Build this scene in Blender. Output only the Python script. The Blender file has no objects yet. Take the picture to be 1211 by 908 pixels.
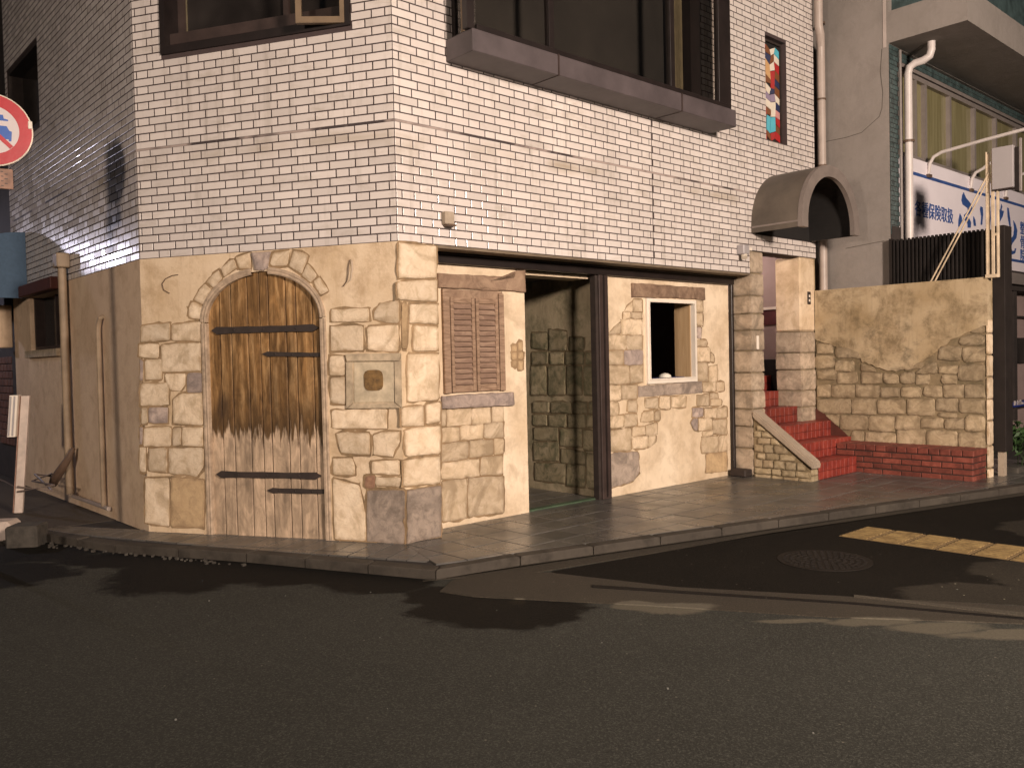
import bpy, bmesh, math, random
import numpy as np
from mathutils import Vector, Matrix
random.seed(7)
rnd = random.random
def ru(a, b): return a + (b - a) * random.random()
S = bpy.context.scene
COL = S.collection

# ---------------------------------------------------------------- camera
CAM_H = 1.44
F, CX, CY = 1011.0, 605.5, 454.0           # focal length and centre of the photograph, in its own pixels
_up = np.array([-0.0227, -1.0, (426.0 - CY) / F]); _up /= np.linalg.norm(_up)
_fw = np.array([0, 0, 1.0]); _fw -= _up * _fw.dot(_up); _fw /= np.linalg.norm(_fw)
_rt = np.cross(_fw, _up)
if _rt[0] < 0: _rt = -_rt
W = np.array([_rt, _fw, _up])
cam = bpy.data.cameras.new('camera')
cam.sensor_width = 36.0; cam.lens = 36.0 * F / 1211.0; cam.clip_start = 0.05; cam.clip_end = 1000
camo = bpy.data.objects.new('camera', cam); COL.objects.link(camo)
r_ = W @ np.array([1, 0, 0]); u_ = W @ np.array([0, -1, 0]); b_ = W @ np.array([0, 0, -1])
camo.matrix_world = Matrix(((r_[0], u_[0], b_[0], 0), (r_[1], u_[1], b_[1], 0), (r_[2], u_[2], b_[2], CAM_H), (0, 0, 0, 1)))
S.camera = camo
S.view_settings.view_transform = 'Standard'; S.view_settings.look = 'None'
S.view_settings.exposure = 0; S.view_settings.gamma = 1

# ---------------------------------------------------------------- night sky
wd = bpy.data.worlds.new('World'); S.world = wd; wd.use_nodes = True
nt = wd.node_tree; nt.nodes.clear()
sky = nt.nodes.new('ShaderNodeTexSky'); sky.sky_type = 'NISHITA'; sky.sun_disc = False
sky.sun_elevation = math.radians(-4); sky.sun_rotation = math.radians(200)
glow = nt.nodes.new('ShaderNodeMix'); glow.data_type = 'RGBA'; glow.blend_type = 'ADD'; glow.inputs[0].default_value = 1
glow.inputs[7].default_value = (0.52, 0.45, 0.44, 1)       # town glow on the night sky
bg = nt.nodes.new('ShaderNodeBackground'); bg.inputs[1].default_value = 0.04
wo = nt.nodes.new('ShaderNodeOutputWorld')
nt.links.new(sky.outputs[0], glow.inputs[6]); nt.links.new(glow.outputs[2], bg.inputs[0]); nt.links.new(bg.outputs[0], wo.inputs[0])

def lamp(name, loc, watts, color, radius, target=None, spot=None, blend=.5):
    l = bpy.data.lights.new(name, 'SPOT' if spot else 'POINT'); l.energy = watts; l.color = color; l.shadow_soft_size = radius
    o = bpy.data.objects.new(name, l); COL.objects.link(o); o.location = loc
    if spot:
        l.spot_size = math.radians(spot); l.spot_blend = blend
        o.rotation_euler = (Vector(target) - Vector(loc)).to_track_quat('-Z', 'Y').to_euler()
    return o
LAMP1 = (6.6, -3.4, 4.6)
FILL_LAMP = (-6.5, -4.0, 3.7)  # unseen lamp added to fill the chamfer and left wing

# ---------------------------------------------------------------- wall frames (s along, z up, o outward)
def ray(px, py): return W @ np.array([(px - CX) / F, (py - CY) / F, 1.0])
def ground(px, py, z=0.0):
    r = ray(px, py); t = (z - CAM_H) / r[2]; return (r[0] * t, r[1] * t)
def unit(a): 
    a = np.array([a[0], a[1], 0.0]); return a / np.linalg.norm(a)
class Plane:
    def __init__(s, O, d):
        s.O = np.array([O[0], O[1], 0.0]); s.d = unit(d); s.n = np.array([s.d[1], -s.d[0], 0.0])
        if s.n.dot(s.O) > 0: s.n = -s.n
        s.rot = math.atan2(s.d[1], s.d[0]); s.flip = np.cross(s.d, s.n)[2] > 0
    def at(s, px, py):
        C = np.array([0, 0, CAM_H]); r = ray(px, py); t = s.n.dot(s.O - C) / s.n.dot(r); P = C + t * r
        return (float((P - s.O).dot(s.d)), float(P[2]))
    def P(s, a, z, o=0.0): return s.O + s.d * a + np.array([0, 0, z]) + s.n * o
    def shift(s, o, a=0.0): return Plane(s.O + s.n * o + s.d * a, s.d)
K = ground(479.3, 643)
dA, dB, dC = [unit(ray(*p)) for p in ((-2500, 496), (1728, 400.6), (-305, 447))]
PB = Plane(K, dB); PA = Plane(K, dA)
L = PA.P(2.49, 0); PC = Plane(L, dC)
PR = PB.shift(-0.28)                                   # recessed shopfront plane
def perp(s, o0=0.0, facing_left=True):                 # wall at right angles to the street front; s coordinate grows outward to the street
    pl = Plane(PB.P(s, 0, o0), PB.n); return pl
GARDEN_S = 6.5
PG = perp(GARDEN_S)

# ---------------------------------------------------------------- materials
MATS = {}
class N:
    def __init__(s, name):
        s.m = bpy.data.materials.new(name); s.m.use_nodes = True; s.t = s.m.node_tree; s.t.nodes.clear()
        s.out = s.n('ShaderNodeOutputMaterial'); s.b = s.n('ShaderNodeBsdfPrincipled')
        s.l(s.b.outputs[0], s.out.inputs[0]); MATS[name] = s.m
    def n(s, ty, **k):
        x = s.t.nodes.new(ty)
        for a, v in k.items(): setattr(x, a, v)
        return x
    def l(s, a, b): s.t.links.new(a, b)
    def val(s, sock, v):
        if hasattr(v, 'is_output') or isinstance(v, bpy.types.NodeSocket): s.l(v, sock)
        else: sock.default_value = v
    def pos(s, scale=(1, 1, 1), off=(0, 0, 0)):
        g = s.n('ShaderNodeNewGeometry'); m = s.n('ShaderNodeMapping'); m.inputs[3].default_value = scale; m.inputs[1].default_value = off
        s.l(g.outputs['Position'], m.inputs[0]); return m.outputs[0]
    def noise(s, scale, detail=4, rough=.55, vec=None, dist=0):
        x = s.n('ShaderNodeTexNoise'); x.inputs['Scale'].default_value = scale; x.inputs['Detail'].default_value = detail
        x.inputs['Roughness'].default_value = rough; x.inputs['Distortion'].default_value = dist
        s.l(vec if vec is not None else s.pos(), x.inputs['Vector']); return x.outputs['Fac']
    def ramp(s, f, *stops):
        x = s.n('ShaderNodeValToRGB'); e = x.color_ramp.elements
        while len(e) < len(stops): e.new(.5)
        for el, (p, c) in zip(e, stops):
            el.position = p; el.color = (c, c, c, 1) if not hasattr(c, '__len__') else (*c[:3], 1)
        s.l(f, x.inputs[0]); return x.outputs[0]
    def mix(s, f, a, b, mode='MIX'):
        x = s.n('ShaderNodeMix', data_type='RGBA', blend_type=mode)
        s.val(x.inputs[0], f)
        for sock, v in ((x.inputs[6], a), (x.inputs[7], b)): s.val(sock, (*v, 1) if isinstance(v, tuple) and len(v) == 3 else v)
        return x.outputs[2]
    def math(s, op, a, b=0.0, c=None):
        x = s.n('ShaderNodeMath', operation=op); s.val(x.inputs[0], a); s.val(x.inputs[1], b)
        if c is not None: s.val(x.inputs[2], c)
        return x.outputs[0]
    def z(s):
        g = s.n('ShaderNodeNewGeometry'); x = s.n('ShaderNodeSeparateXYZ'); s.l(g.outputs['Position'], x.inputs[0]); return x.outputs[2]
    def rand(s): return s.n('ShaderNodeObjectInfo').outputs['Random']
    def island(s): return s.n('ShaderNodeNewGeometry').outputs['Random Per Island']
    def attr(s, a): 
        x = s.n('ShaderNodeAttribute'); x.attribute_name = a; return x.outputs['Fac']
    def fin(s, col, rough=.8, bump=None, bs=.3, bd=.01, metal=0, spec=None):
        s.val(s.b.inputs['Base Color'], (*col, 1) if isinstance(col, tuple) else col); s.val(s.b.inputs['Roughness'], rough)
        s.b.inputs['Metallic'].default_value = metal
        if spec is not None: s.b.inputs['Specular IOR Level'].default_value = spec
        if bump is not None:
            x = s.n('ShaderNodeBump'); x.inputs['Strength'].default_value = bs; x.inputs['Distance'].default_value = bd
            s.l(bump, x.inputs['Height']); s.l(x.outputs[0], s.b.inputs['Normal'])
        return s.m

def damp(k, c):
    z = k.z(); band = k.ramp(z, (.25, 0), (.36, .55), (.46, 1), (.56, .7), (.68, 0)); band.node.inputs[0].default_value = 0
    k.l(k.math('MULTIPLY', z, .333), band.node.inputs[0])
    n = k.ramp(k.noise(4.3, 7, .72, dist=.4), (.50, 0), (.66, .7)); return k.mix(k.math('MULTIPLY', n, band), c, (.075, .062, .038))
def m_plaster(name, c1, c2, c3, stain=.5):
    k = N(name)
    a = k.ramp(k.noise(1.5, 6, .62, dist=.3), (.36, 0), (.64, 1)); b = k.ramp(k.noise(4.0, 7, .72, dist=.25), (.47, 0), (.66, 1))
    c = k.mix(a, c1, c2); c = k.mix(k.math('MULTIPLY', b, stain), c, c3)
    streak = k.ramp(k.noise(9, 3, .6, vec=k.pos((2.2, 2.2, .25))), (.55, 0), (.8, .5))
    c = k.mix(k.math('MULTIPLY', streak, stain), c, c3)
    if 'garden' in name: c = damp(k, c)
    h = k.noise(22, 6, .65); f = k.noise(5, 3)
    return k.fin(c, .85, k.math('ADD', h, f), .35, .012, spec=.25)
m_plaster('plaster cream', (.58, .43, .27), (.76, .61, .44), (.42, .29, .17), .75)
m_plaster('plaster pale', (.64, .495, .335), (.80, .66, .49), (.46, .34, .22), .6)
m_plaster('plaster pink', (.68, .50, .34), (.78, .60, .42), (.50, .34, .21), .6)
m_plaster('plaster garden', (.37, .27, .15), (.51, .40, .26), (.20, .145, .08), .9)
m_plaster('mortar ochre', (.37, .255, .145), (.25, .165, .09), (.12, .085, .05), .8)
m_plaster('mortar garden', (.30, .225, .135), (.20, .15, .085), (.10, .085, .05), .8)
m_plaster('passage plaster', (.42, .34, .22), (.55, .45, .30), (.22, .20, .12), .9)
m_plaster('concrete grey', (.26, .23, .205), (.30, .265, .24), (.20, .175, .155), .4)
m_plaster('concrete balcony', (.46, .39, .35), (.52, .44, .40), (.34, .29, .26), .4)
m_plaster('kerb concrete', (.05, .042, .034), (.075, .063, .05), (.03, .025, .02), .8)
m_plaster('cap concrete', (.34, .27, .20), (.42, .34, .26), (.22, .18, .14), .6)

def m_stone(name, c1, c2, dirt, rim, stain=.5):
    k = N(name)
    r = k.rand(); v = k.n('ShaderNodeCombineXYZ'); k.l(k.math('MULTIPLY', r, 37.0), v.inputs[0]); k.l(k.math('MULTIPLY', r, 91.0), v.inputs[1])
    add = k.n('ShaderNodeVectorMath', operation='ADD'); k.l(k.pos(), add.inputs[0]); k.l(v.outputs[0], add.inputs[1]); P = add.outputs[0]
    a = k.ramp(k.noise(4.5, 5, .6, vec=P, dist=1.6), (.36, 0), (.64, 1)); c = k.mix(a, c1, c2)
    b = k.ramp(k.noise(7, 6, .7, vec=P, dist=1.8), (.48, 0), (.68, 1)); c = k.mix(k.math('MULTIPLY', b, stain), c, dirt)
    rm = k.math('MULTIPLY', k.attr('rim'), k.ramp(k.noise(9, 5, .65, vec=P), (.36, .08), (.62, 1.0))); c = k.mix(rm, c, rim)
    if 'garden' in name: c = damp(k, c)
    pt = k.ramp(k.noise(2.6, 6, .65, dist=1.2), (.50, 0), (.64, .7)); c = k.mix(pt, c, tuple(x * .8 for x in dirt))
    br = k.math('MULTIPLY_ADD', r, .34, .78); c = k.mix(1.0, c, br, 'MULTIPLY')
    return k.fin(c, .82, k.noise(26, 6, .7), .45, .012, spec=.25)
m_stone('stone cream', (.78, .64, .475), (.70, .55, .385), (.50, .37, .23), (.33, .22, .12), .6)
m_stone('stone panel', (.73, .58, .415), (.60, .46, .305), (.42, .31, .19), (.25, .175, .105), .65)
m_stone('stone ochre', (.56, .40, .23), (.50, .35, .20), (.34, .23, .13), (.26, .17, .10), .6)
m_stone('stone grey', (.44, .35, .28), (.34, .275, .225), (.20, .16, .13), (.22, .16, .12), .8)
m_stone('stone red', (.30, .15, .09), (.40, .24, .15), (.2, .1, .07), (.2, .12, .08), .6)
m_stone('stone lavender', (.56, .44, .37), (.36, .29, .26), (.24, .19, .17), (.22, .17, .14), .85)
m_stone('stone garden', (.52, .41, .27), (.39, .30, .185), (.25, .185, .11), (.12, .085, .05), .75)
m_stone('stone pillar', (.56, .445, .33), (.42, .325, .235), (.25, .20, .145), (.18, .14, .095), .75)
m_stone('stone pillar pale', (.60, .46, .34), (.50, .38, .27), (.36, .26, .18), (.26, .18, .12), .6)
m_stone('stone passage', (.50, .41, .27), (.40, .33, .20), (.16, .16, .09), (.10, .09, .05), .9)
m_stone('stone cheek', (.42, .33, .20), (.52, .42, .28), (.25, .19, .11), (.14, .10, .055), .7)
m_stone('wood timber', (.26, .17, .115), (.36, .25, .17), (.16, .10, .07), (.18, .11, .07), .7)

def m_tile():
    k = N('glazed tile'); i = k.n('ShaderNodeAttribute'); i.attribute_name = 'tone'
    r = k.math('MULTIPLY_ADD', k.rand(), .06, k.math('MULTIPLY_ADD', k.attr('tone'), .10, .86))
    big = k.ramp(k.noise(.9, 4, .6), (.35, 0), (.75, 1))
    c = k.mix(big, (.72, .65, .605), (.61, .545, .505))
    d = k.ramp(k.noise(3.0, 5, .65, vec=k.pos((1, 1, 2.2))), (.54, 0), (.72, .5)); c = k.mix(d, c, (.42, .36, .29))
    st_ = k.ramp(k.noise(5.0, 4, .6, vec=k.pos((2.4, 2.4, .22))), (.54, 0), (.70, .38)); c = k.mix(st_, c, (.38, .33, .28))
    # grime under the expansion joint
    z = k.z(); g = k.ramp(k.math('MULTIPLY', k.math('SUBTRACT', z, 3.14), 5.0), (0, 0), (.5, 1), (.96, 0))
    c = k.mix(k.math('MULTIPLY', g, k.ramp(k.noise(1.3, 3), (.42, 0), (.65, .75))), c, (.36, .29, .20))
    c = k.mix(1.0, c, r, 'MULTIPLY')
    k.fin(c, k.math('MULTIPLY_ADD', k.attr('tone'), .22, .16), k.noise(7, 2), .05, .01, spec=.55)
m_tile()
k = N('tile grout'); k.fin(k.mix(k.noise(20, 3), (.045, .03, .032), (.08, .055, .05)), .9)
k = N('joint sealant'); k.fin(k.mix(k.ramp(k.noise(1.7, 4, .6), (.44, 0), (.56, 1)), (.36, .29, .26), (.05, .035, .035)), .7)

def m_wood(name, dark, mid, light, grain=(9, 9, .55), z0=None, pale=None):
    k = N(name); r = k.rand(); v = k.n('ShaderNodeCombineXYZ'); k.l(k.math('MULTIPLY', r, 51.0), v.inputs[0]); k.l(k.math('MULTIPLY', r, 23.0), v.inputs[2])
    add = k.n('ShaderNodeVectorMath', operation='ADD'); k.l(k.pos(grain), add.inputs[0]); k.l(v.outputs[0], add.inputs[1])
    g = k.noise(2.2, 7, .65, vec=add.outputs[0], dist=1.2); c = k.ramp(g, (.32, dark), (.5, mid), (.64, light))
    if z0 is not None:
        z = k.z(); e = k.noise(4.0, 5, .6, vec=k.pos((6.5, 6.5, .8)))
        h = k.math('ADD', z, k.math('MULTIPLY', k.math('SUBTRACT', e, .5), .62))
        stain = k.ramp(k.math('SUBTRACT', h, z0 - .02), (0, 1), (.17, .62), (.42, .10), (.62, 0)); c = k.mix(stain, c, (.085, .048, .02))
        pf = k.ramp(k.math('MULTIPLY', k.math('SUBTRACT', z0 + .02, h), 14.0), (0, 0), (1, 1))
        pc = k.ramp(k.noise(2.4, 6, .6, vec=add.outputs[0], dist=.8), (.3, tuple(x * .72 for x in pale)), (.5, pale), (.7, tuple(min(1, x * 1.12) for x in pale)))
        c = k.mix(pf, c, pc)
    if name == 'door wood':
        mot = k.ramp(k.noise(5.5, 6, .7, vec=k.pos((2.2, 2.2, 1)), dist=1.0), (.40, .72), (.62, 1.12)); c = k.mix(1.0, c, mot, 'MULTIPLY')
        g2 = k.n('ShaderNodeNewGeometry'); sb = k.n('ShaderNodeVectorMath', operation='SUBTRACT'); k.l(g2.outputs['Position'], sb.inputs[0]); sb.inputs[1].default_value = tuple(PA.P(*PA.at(262.5, 482), -.02))
        ml = k.n('ShaderNodeVectorMath', operation='MULTIPLY'); k.l(sb.outputs[0], ml.inputs[0]); ml.inputs[1].default_value = (1, 1, .42); ln = k.n('ShaderNodeVectorMath', operation='LENGTH'); k.l(ml.outputs[0], ln.inputs[0])
        sp = k.ramp(k.math('ADD', ln.outputs['Value'], k.math('MULTIPLY', k.math('SUBTRACT', g, .5), .10)), (.03, .85), (.085, 0)); c = k.mix(sp, c, (.05, .028, .014))
        big = k.ramp(k.noise(1.7, 4, .6, vec=k.pos((3, 3, .8))), (.35, .62), (.65, 1.12)); c = k.mix(1.0, c, big, 'MULTIPLY')
        rm = k.math('MULTIPLY', k.attr('rim'), .35); c = k.mix(rm, c, (.07, .04, .02))
    else: c = k.mix(k.math('MULTIPLY', k.attr('rim'), .6), c, tuple(x * .5 for x in dark))
    return k.fin(c, .7, g, .4, .006, spec=.3)
m_wood('door wood', (.11, .055, .018), (.27, .145, .052), (.46, .28, .125), (7, 7, .75), .88, (.56, .41, .28))
m_wood('shutter wood', (.19, .12, .085), (.27, .175, .125), (.35, .24, .17), (2, 2, 9))
m_wood('reveal wood', (.40, .26, .13), (.46, .31, .17), (.52, .36, .20), (12, 12, .6))
m_wood('beam wood', (.17, .105, .07), (.29, .19, .125), (.38, .26, .18), (2.2, 2.2, 14))
def simple(name, c, rough=.6, metal=0, var=.25, sc=6, bump=0.1, spec=None):
    k = N(name); n = k.ramp(k.noise(sc, 5, .6), (.3, 0), (.7, 1))
    return k.fin(k.mix(n, tuple(x * (1 - var) for x in c), tuple(min(1, x * (1 + var)) for x in c)), rough, k.noise(30, 3), bump, .005, metal, spec)
simple('black iron', (.030, .020, .016), .7, 0, .35, 12, .4)
simple('brown metal', (.045, .030, .026), .42, .0, .3)
simple('frame metal', (.016, .011, .010), .4, .0, .3)
simple('sill metal', (.085, .068, .070), .5, .0, .25, 3)
simple('soffit brown', (.16, .12, .08), .7)
simple('canopy metal', (.105, .085, .066), .48, 0, .3, 2.5)
simple('canopy trim', (.20, .165, .145), .5, 0, .15)
simple('awning blue', (.060, .105, .165), .8, 0, .12, 30)
simple('pipe cream', (.40, .33, .285), .45, 0, .12)
simple('pipe white', (.62, .56, .53), .4, 0, .1)
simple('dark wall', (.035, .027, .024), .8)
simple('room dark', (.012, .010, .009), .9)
simple('curtain', (.13, .105, .06), .9)
simple('aluminium', (.30, .26, .24), .4, .3, .12)
simple('steel cream', (.58, .46, .32), .5, 0, .25, 9)
simple('panel grey', (.36, .33, .33), .5, 0, .06, 2)
simple('white paint', (.78, .70, .60), .45, 0, .06)
simple('white post', (.55, .45, .38), .6, 0, .2, 8)
simple('sign white', (.82, .76, .80), .35, 0, .05, 1.5)
simple('sign blue', (.035, .085, .27), .4, 0, .15)
simple('corrugated dark', (.014, .011, .010), .75, 0, .3, spec=.2)
simple('post box', (.022, .017, .015), .75, 0, .2, spec=.2)
simple('joinery', (.16, .11, .065), .5, 0, .2)
simple('blind grey', (.026, .022, .019), .9, 0, .4, 1.0)
simple('pipe tan', (.30, .22, .145), .6, 0, .2)
simple('teal tile', (.055, .085, .085), .3, 0, .5, 9)
simple('sign red', (.46, .012, .022), .35, 0, .08)
simple('sign face', (.62, .55, .55), .35, 0, .04)
simple('sign picture blue', (.02, .10, .42), .35, 0, .05)
simple('sign rim', (.55, .47, .38), .4, .2)
simple('plate rust', (.30, .17, .12), .6, 0, .35, 12)
simple('plaque gold', (.17, .095, .03), .6, .0, .6, 20)
simple('niche panel', (.52, .43, .30), .8, 0, .25, 12)
simple('niche edge', (.44, .35, .24), .8, 0, .35, 12)
simple('mould edge', (.40, .30, .21), .75, 0, .35, 14)
simple('plinth red', (.09, .025, .016), .6)
simple('cable grey', (.16, .12, .10), .5, .2)
simple('hose brown', (.12, .075, .05), .5)
simple('light diffuser', (.62, .55, .45), .35, 0, .05)
simple('crockery', (.8, .76, .66), .25, 0, .03)
simple('cloth navy', (.03, .035, .12), .8)
simple('panel navy', (.02, .035, .20), .5)
simple('rubble', (.055, .047, .038), .9, 0, .4, 14, .6)
simple('manhole iron', (.016, .013, .011), .7, .0, .3, 20, .3, spec=.15)
simple('crack dark', (.10, .085, .07), .9)
simple('brick storey', (.13, .055, .035), .8, 0, .3)
simple('litter pale', (.17, .17, .15), .8)
simple('alu green tint', (.07, .11, .065), .5, .1)  # threshold metal coloured green to carry the light reflection on the passage floor
simple('interior pale', (.34, .25, .23), .7, 0, .08)
simple('chair maroon', (.10, .028, .03), .4)
k = N('mirror strip'); k.fin((.75, .72, .72), .2, metal=.8)
for nm, c in (('red', (.42, .03, .03)), ('orange', (.62, .36, .16)), ('cream', (.78, .70, .58)), ('sky', (.10, .48, .60)), ('navy', (.03, .04, .10)), ('brown', (.20, .075, .03)), ('lilac', (.30, .24, .34)), ('rose', (.62, .30, .28))):
    simple('pane ' + nm, c, .15, 0, .08, 8, .1, .6)
k = N('window glass'); k.b.inputs['Transmission Weight'].default_value = 1; k.fin((.62, .60, .58), .02); k.b.inputs['IOR'].default_value = 1.45
def m_glassthin():
    k = N('thin glass'); t = k.n('ShaderNodeBsdfTransparent'); t.inputs[0].default_value = (.93, .92, .90, 1); g = k.n('ShaderNodeBsdfGlossy'); g.inputs['Roughness'].default_value = .03
    lw = k.n('ShaderNodeLayerWeight'); lw.inputs[0].default_value = .5; mx = k.n('ShaderNodeMixShader')
    k.l(k.math('MULTIPLY_ADD', k.math('POWER', lw.outputs['Facing'], 4.0), .8, .05), mx.inputs[0]); k.l(t.outputs[0], mx.inputs[1]); k.l(g.outputs[0], mx.inputs[2]); k.l(mx.outputs[0], k.out.inputs[0])
m_glassthin()
k = N('curtained pane'); g = k.ramp(k.noise(3, 4, .6, vec=k.pos((5, 5, .3))), (.3, (.17, .15, .07)), (.7, (.27, .24, .13))); k.fin(g, .12, spec=.6)
k = N('dark pane'); g = k.ramp(k.noise(1.1, 3, .6), (.35, (.012, .010, .009)), (.7, (.05, .042, .038))); k.fin(g, .08, spec=.6)
k = N('brick red'); b = k.ramp(k.noise(9, 5, .65), (.3, (.10, .022, .014)), (.55, (.19, .045, .028)), (.75, (.26, .075, .05)))
c = k.mix(1.0, b, k.math('MULTIPLY_ADD', k.rand(), .5, .75), 'MULTIPLY'); k.fin(k.mix(k.math('MULTIPLY', k.attr('rim'), .5), c, (.05, .02, .015)), .75, k.noise(40, 4), .4, .006)
k = N('tile red'); b = k.ramp(k.noise(6, 5, .65), (.3, (.13, .02, .015)), (.55, (.25, .038, .026)), (.8, (.33, .08, .05)))
k.fin(k.mix(1.0, b, k.math('MULTIPLY_ADD', k.rand(), .45, .78), 'MULTIPLY'), .45, k.noise(30, 4), .25, .005)
k = N('brick mortar'); k.fin(k.mix(k.noise(12, 4), (.030, .014, .011), (.06, .03, .022)), .9)
k = N('paving tile'); P = k.pos(); b = k.ramp(k.noise(2.5, 6, .65), (.3, (.070, .066, .060)), (.7, (.120, .112, .102)))
c = k.mix(1.0, b, k.math('MULTIPLY_ADD', k.rand(), .35, .82), 'MULTIPLY'); c = k.mix(k.ramp(k.noise(26, 4, .7), (.55, 0), (.75, .5)), c, (.05, .04, .034))
k.fin(c, k.ramp(k.noise(2.2, 4, .6), (.3, .20), (.7, .42)), k.noise(45, 5, .7), .10, .003, spec=.6)
k = N('paving bed'); k.fin((.016, .012, .010), .9)
def ell_px(x0, y0, x1, y1):
    zz = -.07; a, b, c, d = ground((x0 + x1) / 2, y0, zz), ground((x0 + x1) / 2, y1, zz), ground(x0, (y0 + y1) / 2, zz), ground(x1, (y0 + y1) / 2, zz)
    return ((a[0] + b[0]) / 2, (a[1] + b[1]) / 2, abs(d[0] - c[0]) / 2, abs(a[1] - b[1]) / 2)
def ell_mask(k, ells, amp=.9, soft=.16):
    g = k.n('ShaderNodeNewGeometry'); acc = None
    for (cx, cy, rx, ry) in ells:
        m_ = k.n('ShaderNodeMapping', vector_type='POINT'); m_.inputs[1].default_value = (-cx / rx, -cy / ry, 0); m_.inputs[3].default_value = (1 / rx, 1 / ry, 0); k.l(g.outputs['Position'], m_.inputs[0])
        ln = k.n('ShaderNodeVectorMath', operation='LENGTH'); k.l(m_.outputs[0], ln.inputs[0]); v = k.math('SUBTRACT', 1.0, ln.outputs['Value'])
        acc = v if acc is None else k.math('MAXIMUM', acc, v)
    f = k.math('ADD', acc, k.math('MULTIPLY', k.math('SUBTRACT', k.noise(3.2, 7, .65, vec=k.pos((1, 1.6, 1)), dist=.6), .5), amp))
    return k.ramp(f, (.0, 0), (soft, 1))
WETS = [ell_px(*q) for q in ((480, 698, 706, 746), (470, 690, 600, 720), (380, 676, 520, 704), (250, 656, 480, 694), (130, 648, 320, 706), (-80, 640, 130, 668), (-120, 664, 90, 700), (60, 650, 260, 672), (300, 668, 420, 692))]
PALES = [ell_px(*q) for q in ((722, 711, 780, 722), (745, 713, 850, 727), (600, 707, 625, 715), (960, 729, 1100, 741), (1040, 734, 1180, 750), (1110, 742, 1300, 758), (1230, 746, 1420, 764), (880, 731, 1000, 737))]
DRYS = [ell_px(*q) for q in ((1060, 688, 1240, 722), (1150, 660, 1300, 705), (1185, 614, 1300, 644))]
def asphalt(name, c1, c2, rough, speck=.5, spec=.35, ells=None, ecol=None, er=.6, pales=None):
    k = N(name); a = k.ramp(k.noise(.55, 5, .6), (.3, 0), (.7, 1)); c = k.mix(a, c1, c2)
    fine = k.noise(95, 4, .75); c = k.mix(k.math('MULTIPLY', k.ramp(fine, (.50, 0), (.62, 1)), speck), c, tuple(min(1, x * 2.6) for x in c2))
    c = k.mix(k.ramp(k.noise(220, 2, .6), (.30, .75), (.45, 0)), c, tuple(x * .35 for x in c1))
    vo = k.n('ShaderNodeTexVoronoi'); vo.inputs['Scale'].default_value = 9; k.l(k.pos(), vo.inputs['Vector'])
    c = k.mix(k.math('MULTIPLY', k.ramp(vo.outputs['Distance'], (.03, 1), (.06, 0)), .55), c, (.22, .20, .16))
    blot = k.ramp(k.noise(6, 4, .6), (.62, 0), (.75, .5)); c = k.mix(blot, c, tuple(x * 1.5 for x in c2))
    if pales: pm = ell_mask(k, pales, 1.3, .3); c = k.mix(k.math('MULTIPLY', pm, .9), c, k.mix(k.noise(70, 4, .7), (.085, .074, .054), (.17, .15, .112)))
    if ells:
        em = ell_mask(k, ells); c = k.mix(em, c, k.mix(1.0, c, (*ecol, 1), 'MULTIPLY')); rough = k.math('MULTIPLY_ADD', em, er - rough, rough)
    k.fin(c, rough, k.math('ADD', fine, k.noise(55, 4, .7)), .8, .006, spec=spec)
asphalt('asphalt', (.033, .0325, .0275), (.046, .0455, .0385), .92, spec=.16, pales=PALES, ells=WETS, ecol=(.11, .10, .09), er=.75)
asphalt('asphalt new', (.009, .008, .0068), (.015, .013, .0105), .85, .25, .08, ells=DRYS, ecol=(3.0, 3.0, 2.9), er=.85)
asphalt('asphalt wet', (.008, .0063, .005), (.012, .0095, .008), .75, .1, .2)
asphalt('gutter concrete', (.032, .0255, .018), (.049, .040, .028), .88, .35, pales=PALES)
asphalt('gutter pale', (.055, .046, .034), (.075, .063, .046), .88, .35)
asphalt('alley asphalt', (.045, .036, .028), (.06, .048, .036), .7)
k = N('tactile yellow'); k.fin(k.mix(k.ramp(k.noise(9, 5, .7), (.38, 0), (.62, 1)), (.34, .235, .095), (.19, .125, .05)), .7, k.noise(60, 3), .3, .004)
k = N('tactile base'); k.fin((.19, .125, .055), .8)
k = N('leaf green'); k.fin(k.mix(k.rand(), (.03, .07, .02), (.07, .12, .03)), .6)
k = N('weed green'); k.fin(k.mix(k.noise(8, 3), (.02, .035, .012), (.04, .06, .02)), .8)
def emit(name, c, s):
    k = N(name); k.b.inputs['Emission Color'].default_value = (*c, 1); k.b.inputs['Emission Strength'].default_value = s; k.fin((.8, .8, .8), .5)
emit('lamp glass warm', (1, .78, .55), 30); emit('lamp glass cool', (.85, .82, 1), 30)

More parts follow.
